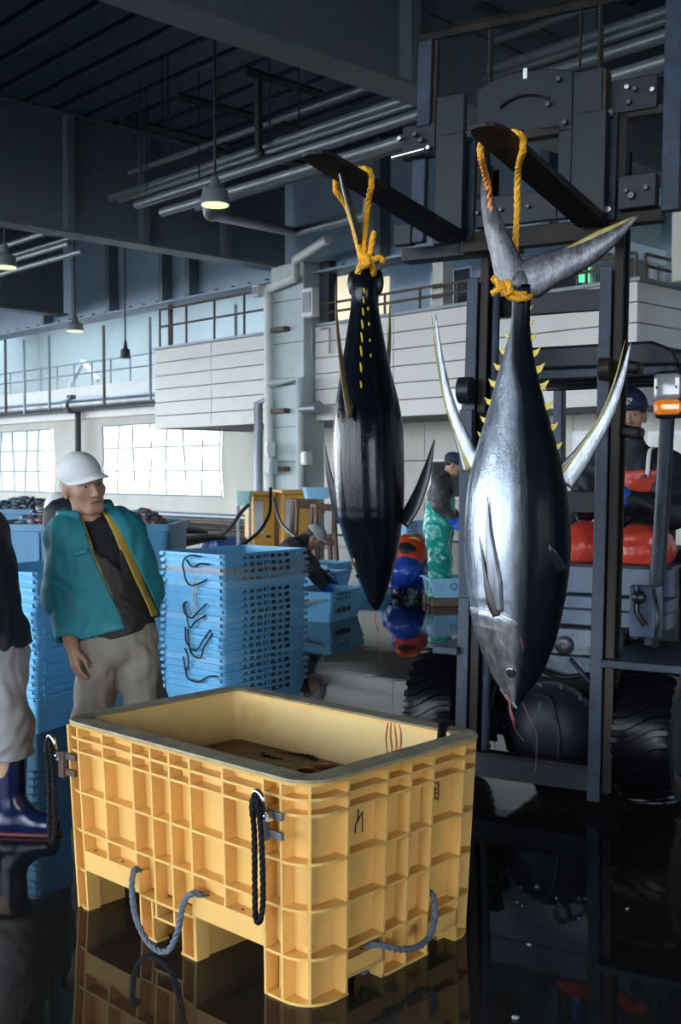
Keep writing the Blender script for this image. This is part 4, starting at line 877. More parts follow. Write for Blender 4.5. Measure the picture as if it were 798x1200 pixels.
def tb(mb, x0, x1, y0, y1, z0, z1):         # box in the tilted mast frame
    return mb.hexa([tilt(p) for p in ((x0, y0, z0), (x1, y0, z0), (x1, y1, z0), (x0, y1, z0), (x0, y0, z1), (x1, y0, z1), (x1, y1, z1), (x0, y1, z1))])
# mast rails: outer channels open sideways, inner channels beside them
def rail(x, z0, z1, mt, w=.055, d=.13, y0=0.0):
    mb = MB(); tb(mb, x - w / 2, x + w / 2, y0, y0 + .018, z0, z1); tb(mb, x - w / 2, x - w / 2 + .016, y0 + .018, y0 + d, z0, z1); tb(mb, x - w / 2, x + w / 2, y0 + d, y0 + d + .018, z0, z1)
    return mb.build('mast_rail', mt, fl, bevel=.003, seg=1)
for sx in (-.325, .31):
    rail(sx, .06, 2.42, m_fk2); rail(sx + .052, .10, 2.95, m_fk3, .042, .09, .02)
mb = MB(); tb(mb, -.30, .285, .0, .10, .10, .20); mb.build('mast_crossbar', m_fk, fl, bevel=.004)
mb = MB(); tb(mb, -.30, .285, -.005, .06, .2, .215); mb.build('mast_crossbar', m_fork, fl)
for z in (1.32, 2.25): mb = MB(); tb(mb, -.34, .34, .16, .2, z, z + .1); mb.build('mast_crossbar', m_fk, fl, bevel=.004)
mb = MB(); mb.tube([tilt((-.22, .05, .2)), tilt((-.22, .05, 2.5))], .018, 8); mb.build('lift_chain', m_fk2, fl)
mb = MB(); mb.tube([tilt((-.255, .11, .15)), tilt((-.255, .11, 1.6))], .032, 12); mb.tube([tilt((-.255, .11, 1.6)), tilt((-.255, .11, 2.6))], .022, 10); mb.build('lift_cylinder', m_fk2, fl, 50)
mb = MB(); x, z = FK(546, 458, .1); mb.tube([(x - .02, .08, z), (x + .04, .08, z)], .062, 18); mb.build('mast_roller', m_fk, fl, 50)
mb = MB(); x, z = FK(710, 433, .1); mb.tube([(x - .02, .08, z), (x + .03, .08, z)], .05, 18); mb.build('mast_roller', m_fk3, fl, 50)
for (x0, y0, x1, y1) in ((540, 480, 556, 700),):
    xa, za = FK(x0, y1, .06); xb, zb = FK(x1, y0, .06); mb = MB(); mb.mm((xa, .03, za), (xb, .08, zb)); mb.build('cylinder_guard', m_fk2, fl, bevel=.004)
for px, py in ((736, 430), (737, 506)):
    x, z = FK(px, py, .2); mb = MB(); mb.box((x, .2, z), (.125, .10, .055), roty(.18)); mb.build('rubber_block', m_blkr, fl, bevel=.018, seg=3)

# carriage and backrest, raised; sheared like the mast
ZR = 2.54
def cy(a, z): return a + (z - ZR) * TL_
def cbox(name, x0, y0, x1, y1, a0, a1, mt=m_fk, bevel=.004, parent=None):
    am = a0; xa, z1 = FK(x0, (y0 + y1) / 2, am)[0], FK((x0 + x1) / 2, y0, am)[1]; xb, z0 = FK(x1, (y0 + y1) / 2, am)[0], FK((x0 + x1) / 2, y1, am)[1]
    mb = MB(); mb.hexa([(xa, cy(a0, z0), z0), (xb, cy(a0, z0), z0), (xb, cy(a1, z0), z0), (xa, cy(a1, z0), z0), (xa, cy(a0, z1), z1), (xb, cy(a0, z1), z1), (xb, cy(a1, z1), z1), (xa, cy(a1, z1), z1)])
    return mb.build(name, mt, parent or fl, bevel=bevel, seg=1)
def bolt(px, py, a, r=.016, mt=None, parent=None):
    x, z = FK(px, py, a); mb = MB(); mb.lathe([(r, 0), (r, .012), (r * .8, .02)], 6, (x, cy(a, z), z), rotx(math.pi / 2)); return mb.build('bolt', mt or m_bolt, parent or fl, 40)
A_ = -.07
pl = cbox('carriage_plate', 507, 108, 540, 285, A_, A_ + .04); 
cbox('carriage_plate', 468, 143, 507, 184, A_ + .01, A_ + .05); cbox('carriage_plate', 480, 184, 496, 284, A_ + .02, A_ + .06, m_fk2); cbox('carriage_plate', 461, 262, 481, 287, A_ + .01, A_ + .06)
for px, py, mt in ((466, 161, m_brightbolt), (500, 172, m_brightbolt), (484, 156, m_bolt), (491, 163, m_bolt)): bolt(px, py, A_, .013, mt)
mb = MB(); p, q = FK(462, 186, A_), FK(500, 176, A_); mb.tube([(p[0], A_ - .02, p[1]), (q[0], A_ - .02, q[1])], .012, 8); mb.build('pin', m_brightbolt, fl, 60)
st = cbox('carriage_strip', 541, 150, 554, 284, A_ - .01, A_ + .02, m_fk2)
for px, py in ((547, 163), (545, 270)): bolt(px, py, A_ - .012, .018, None)
# centre plate: arched top, openings, lower bar
poly = [FK(px, py, A_) for px, py in ((556, 150), (556, 102), (566, 95), (582, 87), (600, 81), (620, 78), (650, 77), (668, 80), (668, 150))]
mb = MB(); mb.prism(poly, 0, .035, lambda x, y, z: (x, cy(A_ + y, z), z)); mb.build('carriage_plate', m_fk, fl, bevel=.004)
cbox('carriage_plate', 652, 150, 668, 256, A_, A_ + .035); cbox('carriage_plate', 668, 78, 703, 258, A_ - .012, A_ + .03); cbox('carriage_plate', 556, 150, 566, 228, A_ + .01, A_ + .035, m_fk3)
cbox('carriage_bar', 556, 226, 652, 262, A_ - .005, A_ + .03); cbox('carriage_bar', 540, 264, 704, 288, A_ + .0, A_ + .06, m_fk3); cbox('carriage_bar', 612, 146, 654, 158, A_ + .0, A_ + .06, m_fk3)
cbox('carriage_bar', 470, 284, 606, 300, .1, .2, m_fk)
mb = MB(); pts = [FK(px, py, A_) for px, py in ((583, 124), (592, 117), (605, 111), (620, 109), (641, 113))]; mb.tube(spline([(x, A_ - .004 + cy(0, z), z) for x, z in pts], 4), .007, 6); mb.build('arched_slot', m_blkr, fl, 60)
xa, za = FK(612, 83, A_); mb = MB(); mb.box((xa, cy(A_ - .006, za), za), (.018, .006, .045)); mb.build('white_tag', m_white, fl)
for px, py in ((560, 250), (587, 246), (619, 242)): bolt(px, py, A_ - .006, .010, None)
for px, py in ((660, 142), (652, 90), (640, 120)): bolt(px, py, A_ - .002, .014, None)
cbox('side_flange', 703, 76, 707, 262, A_ - .05, A_ + .03, m_fork)
st2 = cbox('carriage_strip', 708, 128, 721, 258, A_ - .01, A_ + .02, m_fk2)
bolt(714, 132, A_ - .012, .02, None); bolt(713, 246, A_ - .012, .018, m_brightbolt)
cbox('carriage_plate', 708, 88, 768, 128, A_, A_ + .04)
for px, py, mt in ((733, 100, m_brightbolt), (763, 103, m_brightbolt), (742, 102, m_bolt), (735, 118, m_bolt)): bolt(px, py, A_, .013, mt)
cbox('backrest_frame', 722, 126, 733, 246, A_ + .01, A_ + .06, m_fk3); cbox('backrest_frame', 722, 122, 776, 134, A_ + .01, A_ + .06, m_fk3); cbox('backrest_frame', 708, 244, 776, 262, A_ + .01, A_ + .07, m_fk3)
blk = cbox('latch_block', 723, 203, 768, 243, A_ - .04, A_ + .03); bolt(740, 229, A_ - .042, .018, None); bolt(757, 220, A_ - .042, .012, None); bolt(734, 224, A_ - .042, .010, None)
cbox('backrest_bar', 775, -40, 797, 246, A_ - .0, A_ + .05, m_fk2)
cbox('backrest_bar', 484, 42, 500, 145, A_, A_ + .05, m_fk2); cbox('backrest_bar', 500, 42, 507, 142, A_ + .02, A_ + .05, m_fork)
p, q = FK(484, 36, A_), FK(800, -12, A_); mb = MB(); mb.tube([(p[0], cy(A_ + .03, p[1]), p[1]), (q[0], cy(A_ + .03, p[1]), p[1])], .028, 6); mb.build('backrest_top', m_fk3, fl)
for px, y0, y1, r in ((570, 30, 100, .012), (700, -5, 80, .013), (676, -5, 76, .006)):
    p, q = FK(px, y0, A_ + .03), FK(px, y1, A_ + .03); mb = MB(); mb.tube([(p[0], cy(A_ + .03, p[1]), p[1]), (q[0], cy(A_ + .03, q[1]), q[1])], r, 6); mb.build('backrest_rod', m_fk3, fl)
# forks: tapered blade with a rounded tip, shank up the carriage
def make_fork(x):
    Lf = 1.36; w = .062; yh = -.105; mb = MB(); out = []
    tip = [(w, -Lf + .10), (w * .93, -Lf + .05), (w * .66, -Lf + .012), (w * .25, -Lf), (-w * .25, -Lf), (-w * .66, -Lf + .012), (-w * .93, -Lf + .05), (-w, -Lf + .10)]
    plan = [(w, yh)] + tip + [(-w, yh)]
    def zb(y): return 2.545 - (y + .135) * .061
    def th(y): return .042 if y > -.5 else .042 - .026 * (-.5 - y) / (Lf - .5)
    n = len(plan); vs = [(x + a, b, zb(b)) for a, b in plan] + [(x + a, b, zb(b) + th(b)) for a, b in plan]
    mb.add(vs, [tuple(range(n)), tuple(range(2 * n - 1, n - 1, -1))] + [(i + n, (i + 1) % n + n, (i + 1) % n, i) for i in range(n)])
    fk_ = mb.build('fork', m_fork, fl, bevel=.004); mb = MB()
    mb.hexa([(x - w, yh - .045, 2.545), (x + w, yh - .045, 2.545), (x + w, yh + .012, 2.545), (x - w, yh + .012, 2.545), (x - w, yh - .02, 3.02), (x + w, yh - .02, 3.02), (x + w, yh + .02, 3.02), (x - w, yh + .02, 3.02)])
    mb.build('fork_shank', m_fk, fl, bevel=.004); return fk_
make_fork(-.32); make_fork(.32)

# body: front cowl, floor, axle, wheels, roof on four posts
def fbox(name, lo, hi, mt, bevel=.008, seg=2): mb = MB(); mb.mm(lo, hi); return mb.build(name, mt, fl, bevel=bevel, seg=seg)
zt = FK(650, 662, .62)[1]
for k, (y0, y1, a) in enumerate(((662, 694, .62), (697, 712, .60), (713, 731, .57))):
    z1, z0 = FK(655, y0, a)[1], FK(655, y1, a)[1]; fbox('cowl_panel', (-.42, a, z0), (.50, a + .2, z1), m_cowl, .006)
fbox('cowl_back', (-.42, .70, .5), (.5, .82, zt - .005), m_fk); fbox('cowl_lip', (-.43, .60, zt), (.51, .84, zt + .012), m_fk2, .003)
z1, z0 = FK(655, 736, .5)[1], FK(655, 766, .5)[1]; fp = fbox('front_plate', (-.30, .50, z0), (.30, .56, z1), m_plate, .004)
zz0 = FK(655, 795, .46)[1]; fbox('front_plate', (-.30, .46, zz0), (.30, .56, z0 - .004), m_plate, .004)
x, z = FK(661, 756, .49); mb = MB(); mb.lathe([(.045, 0), (.045, .02), (.03, .028), (.018, .028), (.016, .02)], 16, (x, .50, z), rotx(math.pi / 2)); mb.build('plug', m_bolt, fl, 40)
x, z = FK(640, 780, .45); mb = MB(); mb.lathe([(.02, 0), (.02, .02)], 10, (x - .08, .46, z), rotx(math.pi / 2)); mb.build('plug', m_bolt, fl, 40)
fbox('chassis', (-.36, .56, .30), (.36, 1.9, .62), m_fk); fbox('floor_plate', (-.5, .70, .60), (.52, 1.3, .64), m_fk)
mb = MB(); mb.tube([(-.6, .34, .31), (.6, .34, .31)], .085, 14); mb.build('axle', m_fk, fl, 60)
xh, zh = FK(645, 862, .22); zh = max(zh, .29)                     # round differential housing
mb = MB(); Rd = rotx(math.pi / 2); mb.lathe([(.235, -.02), (.24, .03), (.225, .035), (.215, .045), (.19, .075), (.13, .11), (.06, .125), (.01, .128)], 32, (xh, .26, zh), Rd); dh = mb.build('differential_housing', m_fk, fl, 35)
for i in range(14):
    a = 2 * math.pi * i / 14; mb = MB(); mb.lathe([(.012, 0), (.012, .014)], 6, (xh + .228 * math.cos(a), .23, zh + .228 * math.sin(a)), Rd); mb.build('bolt', m_bolt, dh)
mb = MB(); mb.tube([(xh - .03, .165, zh - .17), (xh - .045, .135, zh), (xh - .03, .165, zh + .15)], .014, 6); mb.tube(spline([(xh + .05, .16, zh - .18), (xh + .07, .135, zh), (xh + .02, .15, zh + .17), (xh - .06, .16, zh + .19)], 5), .010, 6); mb.build('housing_rib', m_fk2, fl, 60)
for i, (pts, r) in enumerate((([(-.26, .3, .2), (-.27, .28, .4), (-.22, .3, .62)], .014), ([(.10, .35, .62), (.16, .30, .58), (.22, .32, .50), (.2, .4, .45)], .012), ([(-.1, .4, .56), (.05, .36, .53), (.2, .38, .55), (.29, .4, .5)], .013), ([(.27, .2, .3), (.28, .22, .6), (.26, .3, .75)], .015))):
    mb = MB(); mb.tube(spline(pts, 6), r, 8); mb.build('hydraulic_hose', m_blkr if i != 1 else m_fk2, fl, 60)
for sx in (-1, 1):                                               # tilt cylinders
    mb = MB(); mb.tube([(sx * .27, .16, .52), (sx * .27, .75, .60)], .03, 10); mb.build('tilt_cylinder', m_fk, fl, 60)
fbox('valve_bracket', (.36, .40, .74), (.50, .47, .98), m_cowl); mb = MB(); mb.tube([(.40, .38, .98), (.40, .38, .86), (.44, .38, .8)], .014, 6); mb.ball((.41, .38, .93), .035); mb.tube(spline([(.47, .4, .97), (.5, .36, .85), (.48, .38, .7)], 5), .01, 6); mb.build('pipe_fitting', m_bolt, fl, 60)
def make_wheel(x0, x1, yc, R, seg=36):
    xc = (x0 + x1) / 2; w = (x1 - x0) / 2; Ry = roty(math.pi / 2)
    mb = MB(); mb.lathe([(R * .58, -w * .9), (R * .80, -w), (R * .93, -w * .9), (R * .955, -w * .6), (R * .96, 0), (R * .955, w * .6), (R * .93, w * .9), (R * .80, w), (R * .58, w * .9)], 48, (xc, yc, R), Ry, False)
    wh = mb.build('wheel', m_tyre, fl, 50)
    lug = MB()                                                    # one slanting tread bar; all bars of a tyre share it
    n = 8; vs = []
    for i in range(n + 1):
        u = -1 + 2 * i / n; a = .12 * u + .05 * math.sin(u * 3); r = R * (1.0 - .05 * u * u * u * u)
        for da, rr in ((-.055, R * .93), (-.035, r), (.035, r), (.055, R * .93)): vs.append((u * w * .97, rr * math.sin(a + da), rr * math.cos(a + da)))
    fs = [(i * 4 + j, i * 4 + j + 1, (i + 1) * 4 + j + 1, (i + 1) * 4 + j) for i in range(n) for j in range(3)] + [(3, 2, 1, 0), (n * 4, n * 4 + 1, n * 4 + 2, n * 4 + 3)]
    lug.add(vs, fs); lm = lug.mesh('tread_bar', m_tyre, 40)
    for i in range(seg): o = inst(lm, 'tread_bar', wh, (xc, yc, R)); o.rotation_euler = (2 * math.pi * i / seg, 0, 0)
    mb = MB(); mb.lathe([(R * .6, -w * .8), (R * .58, -w * .5), (R * .2, -w * .3), (R * .2, w * .3), (R * .58, w * .5), (R * .6, w * .8)], 28, (xc, yc, R), Ry); mb.build('wheel_rim', m_fk, wh, 40)
    for i in range(6):
        a = math.pi * i / 3; mb = MB(); mb.lathe([(.014, -w * .62), (.014, w * .62)], 6, (xc, yc + R * .38 * math.sin(a), R + R * .38 * math.cos(a)), Ry); mb.build('wheel_nut', m_bolt, wh)
make_wheel(.375, .635, .335, .325); make_wheel(-.635, -.375, .335, .325)
make_wheel(.33, .50, 1.75, .24, 28); make_wheel(-.50, -.33, 1.75, .24, 28)
for sx in (1, -1):                                               # fenders / foot plates over the front wheels
    mb = MB(); x0, x1 = sx * .335, (.70 if sx > 0 else -.46); mb.mm((min(x0, x1), .02, .672), (max(x0, x1), .74, .69)); mb.mm((min(x0, x1), .0, .655), (max(x0, x1), .03, .69)); mb.build('fender', m_fk2, fl, bevel=.004)
zr = 2.135
poly = [(-.50, zr - .11), (-.50, zr - .02), (-.44, zr), (.40, zr), (.50, zr - .045), (.53, zr - .12)]
mb = MB(); mb.prism(poly, .62, 2.0); mb.build('roof', m_fk, fl, 40, bevel=.015)
fbox('roof_crossbar', (-.48, .66, zr - .16), (.5, .71, zr - .105), m_fk2, .006)
for y in (.9, 1.15, 1.4, 1.65): fbox('roof_bar', (-.47, y, zr - .14), (.47, y + .05, zr - .1), m_fk, .006)
mb = MB(); mb.tube(spline([(.44, .50, .69), (.455, .60, 1.2), (.47, .66, 1.8), (.47, .74, 2.02), (.47, .85, 2.08)], 8), .036, 12); rp = mb.build('roof_post', m_fk2, fl, 60)
mb = MB(); mb.tube(spline([(-.47, .50, .69), (-.47, .60, 1.2), (-.47, .66, 1.8), (-.47, .74, 2.02), (-.47, .85, 2.08)], 8), .036, 12); mb.build('roof_post', m_fk2, fl, 60)
for sx in (-.45, .47): fbox('roof_post', (sx - .03, 1.82, .62), (sx + .03, 1.9, zr - .1), m_fk2)
mb = MB(); mb.tube(spline([(-.30, 1.0, zr - .13), (-.36, 1.0, zr - .17), (-.41, .98, zr - .24)], 5), .008, 6); mb.build('wire', m_blkr, fl, 60)
# steering column and wheel, seat, counterweight
mb = MB(); mb.tube([(.1, .84, .8), (.1, 1.0, 1.28)], .03, 10); mb.build('steering_column', m_fk, fl, 60)
mb = MB(); cs = np.array([.10, 1.01, 1.31]); Rs = rotx(math.radians(38))
mb.tube([cs + Rs @ np.array([.165 * math.cos(a), .165 * math.sin(a), 0]) for a in np.linspace(0, 2 * math.pi, 33)], .015, 8)
for a in (.5, 2.6, 4.7): mb.tube([cs, cs + Rs @ np.array([.16 * math.cos(a), .16 * math.sin(a), 0])], .011, 6)
mb.build('steering_wheel', m_blkr, fl, 60)
mb = MB(); mb.mm((-.2, 1.25, .85), (.3, 1.72, 1.0)); mb.build('seat', m_blkr, fl, bevel=.04, seg=3); mb = MB(); mb.box((.05, 1.74, 1.25), (.46, .11, .5), rotx(-.12)); mb.build('seat_back', m_blkr, fl, bevel=.04, seg=3)
fbox('engine_cover', (-.45, 1.2, .62), (.47, 1.95, .85), m_fk, .03); fbox('counterweight', (-.5, 1.9, .3), (.5, 2.45, 1.05), m_fk, .08, 3)
for lx, lz in ((-.05, 1.22), (-.12, 1.2)): mb = MB(); mb.tube([(lx - .1, .9, 1.0), (lx - .12, .92, lz)], .01, 6); mb.ball((lx - .12, .92, lz), .022); mb.build('control_lever', m_blkr, fl, 60)
# turn signal lamp: clear upper half, lit amber lower half
m_clear = M('clear_lens', (.30, .32, .34), .15, var=.2, vs=30, coat=1); m_amb = M('amber_lens', (.55, .14, .015), .15, var=.25, vs=40, coat=1, emit=((1, .32, .03), .15))
tsx, tsz = FK(782, 462, .56)
ts = MB(); ts.box((tsx, .60, tsz), (.135, .05, .225)); tso = ts.build('turn_signal', m_fk, fl, bevel=.02, seg=3)
mb = MB(); mb.box((tsx, .565, tsz + .036), (.128, .05, .125)); mb.build('clear_lens', m_clear, tso, bevel=.024, seg=4)
mb = MB(); mb.box((tsx, .565, tsz - .06), (.128, .05, .07)); mb.build('amber_lens', m_amb, tso, bevel=.024, seg=4)
mb = MB(); mb.ball((tsx - .01, .538, tsz - .058), (.012, .006, .008)); mb.build('bulb_glow', M('bulb_glow', (1, .6, .1), .3, emit=((1, .55, .1), .8)), tso, 180)
for dx in (-.045, .045): mb = MB(); mb.ball((tsx + dx, .538, tsz + .032), .006); mb.build('screw', m_bolt, tso)
x, z = FK(537, 472, .4); mb = MB(); mb.box((x, .4, z), (.09, .05, .16)); lo_ = mb.build('turn_signal', m_fk, fl, bevel=.02, seg=3); mb = MB(); mb.box((x, .372, z), (.08, .02, .15)); mb.build('clear_lens', m_clear, lo_, bevel=.008)
# --- ropes from the forks
def rope_thing(label, strands, mats):
    root = bpy.data.objects.new('hanging_rope', None); COL.objects.link(root); p0 = np.array(strands[0][0]); root.location = tuple(p0); tag(root, label, 'rope')
    for pts, r, mt, nm in [(s[0:] if False else (s, .0125, m_yrope, 'strand')) if not isinstance(s, tuple) else s for s in mats]:
        mb = MB(); mb.rope(spline([np.array(p) - p0 for p in pts], 6), r); mb.build(nm, mt, root, 60)
    return root
R2 = .0125
def a2_(px, py, dy=0): return at(px, py, Y2 + dy)
def a1_(px, py, dy=0): return at(px, py, Y1 + dy)
def fork_edge(px, x):                       # the point of a fork's long edge in line with a photo column: (edge outside, top, other edge) in world space
    k = (px - 399) / FPX; best = min(np.linspace(-1.4, -.1, 400), key=lambda y: abs((FO + FRM @ np.array([x + .062, y, 0]))[0] - k * (FO + FRM @ np.array([x + .062, y, 0]))[1]))
    zb = 2.545 - (best + .135) * .061; th = .042 if best > -.5 else .042 - .026 * (-.5 - best) / .86; g = .013
    f = lambda dx, z: FO + FRM @ np.array([x + dx, best, z])
    return [f(.062 + g, zb - .03), f(.062 + g, zb + th * .6), f(.05, zb + th + g), f(0, zb + th + g), f(-.05, zb + th + g), f(-.062 - g, zb + th * .6), f(-.062 - g, zb - .03)]
w2, w1_ = fork_edge(606, .32), fork_edge(431, -.32)
rope_thing('yellow rope tying the silver tuna to the near fork', [[a2_(608, 150)]], [
    ([w2[0], a2_(607, 200, .01), a2_(606, 245, .05), a2_(604, 290, .07), a2_(604, 330, .06), a2_(600, 345, .0)], R2, m_yrope, 'strand'),
    ([w2[6], a2_(571, 215, .04), a2_(575, 245, .04), a2_(582, 290, .06), a2_(592, 330, .05), a2_(598, 345, .0)], R2, m_orope, 'strand'),
    (w2, R2, m_yrope, 'strand'),
    ([a2_(584, 334, -.03), a2_(592, 344, -.055), a2_(604, 350, -.06), a2_(618, 349, -.05), a2_(622, 345, .0), a2_(614, 343, .05), a2_(598, 341, .05), a2_(586, 338, .0), a2_(590, 338, -.05), a2_(603, 344, -.065), a2_(616, 345, -.05)], R2 * .95, m_yrope, 'wrap'),
    ([a2_(592, 338, -.06), a2_(584, 332, -.07), a2_(577, 325, -.07)], R2, m_yrope, 'loose_end'),
    ([a2_(593, 336, -.06), a2_(585, 339, -.075), a2_(576, 344, -.07)], R2, m_yrope, 'loose_end'),
    ([a2_(588, 336, -.05), a2_(594, 330, -.07), a2_(598, 336, -.075), a2_(596, 345, -.075), a2_(590, 342, -.07)], R2, m_yrope, 'knot')])
rope_thing('yellow rope tying the dark tuna to the far fork', [[a1_(433, 200)]], [
    ([w1_[0], a1_(431, 240, -.03), a1_(428, 275, -.06), a1_(427, 300, -.09), a1_(428, 310, -.09)], R2, m_yrope, 'strand'),
    ([w1_[6], a1_(408, 245, .0), a1_(418, 280, -.06), a1_(423, 300, -.09), a1_(426, 312, -.09)], R2, m_yrope, 'strand'),
    (w1_, R2, m_yrope, 'strand'),
    ([a1_(419, 320, -.07), a1_(424, 308, -.10), a1_(431, 304, -.11), a1_(436, 312, -.09), a1_(438, 320, -.05), a1_(430, 322, .06), a1_(420, 320, .0)], R2, m_yrope, 'wrap'),
    ([a1_(424, 312, -.10), a1_(431, 309, -.12), a1_(434, 298, -.11), a1_(436, 285, -.10), a1_(438, 272, -.09)], R2, m_yrope, 'loose_end'),
    ([a1_(430, 306, -.11), a1_(440, 303, -.12), a1_(449, 302, -.11), a1_(447, 308, -.11)], R2, m_yrope, 'loose_end'),
    ([a1_(422, 302, -.09), a1_(428, 300, -.12), a1_(433, 305, -.12), a1_(428, 311, -.12), a1_(423, 306, -.11)], R2, m_yrope, 'knot')])
# ------------------------------------------------------------------ blue fish crates
m_crate = M('blue_crate', (.20, .56, .88), .38, var=.07, vs=4, dirt=((.22, .38, .48), .35, 9))
m_crate2 = M('pale_blue_crate', (.30, .63, .90), .38, var=.07, vs=4, dirt=((.40, .45, .48), .4, 9))
m_crateg = M('greyed_crate', (.36, .44, .52), .45, var=.12, vs=6)
m_tank = M('blue_tank', (.10, .30, .52), .4, var=.12, vs=3, dirt=((.10, .20, .26), .5, 6))
m_cord = M('black_cord', (.015, .018, .024), .6, var=.3, vs=200)
m_pcord = M('pale_cord', (.55, .55, .52), .7, var=.2, vs=90)
CL, CW, CH = .757, .547, .22
def rrect(hx, hy, r, n=3):
    P = []
    for cx, cy_, a0 in ((hx - r, hy - r, 0), (-hx + r, hy - r, 90), (-hx + r, -hy + r, 180), (hx - r, -hy + r, 270)):
        for i in range(n + 1): a = math.radians(a0 + 90 * i / n); P.append((cx + r * math.cos(a), cy_ + r * math.sin(a)))
    return P
def crate_shell_mesh(l, w, h, mat):
    mb = MB(); lv = [(.055, 0), (.018, h - .05), (.012, h - .016), (0, h - .015), (0, h), (.016, h), (.02, h - .02), (.062, .006)]
    mb.loft([[(x, y, z) for x, y in rrect(l / 2 - o, w / 2 - o, .028)] for o, z in lv]); return mb.mesh('shell', mat, 35)
def crate_lug_mesh(l, w, h, mat):
    mb = MB()
    for sx in (-1, 1):
        for sy in (-1, 1): mb.box((sx * (l / 2 - .004), sy * (w / 2 - .03), h - .011), (.03, .035, .018))
    return mb.mesh('corner_lug', mat)
def crate_tab_mesh(l, w, h, mat):
    mb = MB()
    for x in (-.38, .39): mb.box((x * l, -w / 2 + .010, h - .032), (.022, .012, .034))
    return mb
_cm = {}
def crate(name, label, mat, center, z, rz, group=None, text=None, l=CL, w=CW, h=CH, tsize=.034, twide=.42, tz=.034, tmat=None, tx=0.0):
    key = (mat.name, l, w, h)
    if key not in _cm:
        lug = MB(); lug.box((0, 0, 0), (.03, .035, .018)); tab = MB(); tab.box((0, 0, 0), (.022, .012, .03))
        _cm[key] = (crate_shell_mesh(l, w, h, mat), lug.mesh('corner_lug', mat), tab.mesh('rim_tab', mat))
    sh, lg, tbm = _cm[key]
    t = thing(name, label, 'crate', (center[0], center[1], z), rz, group); inst(sh, 'shell', t)
    for sx in (-1, 1):
        for sy in (-1, 1): inst(lg, 'corner_lug', t, (sx * (l / 2 - .002), sy * (w / 2 - .035), h - .011))
    for x in (-.38, .39): inst(tbm, 'rim_tab', t, (x * l, -w / 2 + .013, h - .032))
    if text:
        me = text_mesh(text, tsize, tmat or m_ink); xs = [v.co.x for v in me.vertices]; s = twide / (max(xs) - min(xs))
        o = inst(me, 'lettering', t, (tx, -w / 2 + .0115 + (tz - .016) * .07, h - tz)); o.rotation_euler = (math.pi / 2 + .08, 0, 0); o.scale = (s, 1, 1)
    return t
def stack(front, kx, n, pitch, zbase=0, **kw):
    X = unit([kx, 1, 0]); Yd = np.array([-X[1], X[0], 0]); c = front + X * CL / 2 + Yd * CW / 2; return c, math.atan2(X[1], X[0])
KX = .81
Rc = onz(362, 832, 0); Xd = unit([KX, 1, 0]); fr = Rc - Xd * CL
cst, rst = stack(fr, KX, 21, .0405)
names = ['top', 'second', 'third', 'fourth', 'fifth', 'sixth', 'seventh', 'eighth', 'ninth', 'tenth', 'eleventh', 'twelfth', 'thirteenth', 'fourteenth', 'fifteenth', 'sixteenth', 'seventeenth', 'eighteenth', 'nineteenth', 'twentieth', 'twenty-first']
N1 = 21; rs = random.Random(11)
def cord(t, pts, r=.0055, mt=None):
    mb = MB(); mb.tube(spline([(-CL / 2 - .006 - d, y, CH + z) for y, z, d in pts], 6), r, 6); mb.build('cord_handle', mt or m_cord, t, 60)
for i in range(N1):
    k = N1 - 1 - i; mt = m_crateg if k == 2 else (m_crate2 if k in (4, 9, 15) else m_crate)
    lab = {0: 'topmost open blue fish crate of the tall middle stack', 2: 'greyish worn fish crate, third from the top of the middle stack', 4: 'pale blue fish crate without lettering, fifth from the top of the middle stack'}.get(k, 'blue lettered fish crate, %s from the top of the middle stack' % names[k] if k < N1 - 1 else 'blue lettered fish crate at the bottom of the middle stack')
    t = crate('fish_crate', lab, mt, cst + np.array([rs.uniform(-.006, .006), rs.uniform(-.006, .006), 0]), i * .0405, rst + rs.uniform(-.008, .008), 'blue crates of the middle stack', None if k == 4 else '△ 名 仙 理 魚 水 場')
    if k == 0: cord(t, [(-.10, -.02, .004), (-.03, -.012, .01), (.02, -.03, .016), (.04, -.07, .018), (.03, -.12, .014), (.02, -.16, .012), (-.02, -.19, .014), (-.08, -.18, .012), (-.15, -.15, .004)])
    if k == 1: cord(t, [(.03, -.0, .004), (-.01, -.03, .012), (-.05, -.04, .016), (-.10, -.02, .012), (-.16, -.02, .004)])
    if k == 7: cord(t, [(-.14, -.01, .004), (-.08, -.06, .014), (-.03, -.1, .018), (.03, -.08, .016), (.05, -.03, .012), (.03, -.01, .004)]); cord(t, [(.05, -.02, .004), (.02, -.08, .014), (-.01, -.16, .018), (-.06, -.12, .016), (-.13, -.08, .004)])
    if k == 11: cord(t, [(.02, -.01, .004), (.0, -.08, .016), (-.03, -.15, .02), (-.10, -.17, .018), (-.13, -.10, .014), (-.19, -.02, .004)]); cord(t, [(.04, .0, .004), (.02, -.09, .014), (-.06, -.13, .018), (-.12, -.06, .012), (-.17, -.0, .004)])
    if k == 14: cord(t, [(.05, -.01, .004), (.02, -.03, .012), (.0, -.09, .016), (.03, -.14, .012), (.06, -.06, .004)])
    if k == 17: cord(t, [(.04, -.02, .004), (.01, -.06, .014), (-.08, -.07, .016), (-.16, -.03, .012), (-.24, -.02, .004)])
    if k == 4: cord(t, [(-.06, .03, .01), (-.04, -.05, .016), (-.06, -.12, .012), (-.02, -.18, .014), (-.07, -.2, .01), (-.03, -.1, .016), (-.08, -.02, .008)], .004, m_pcord)
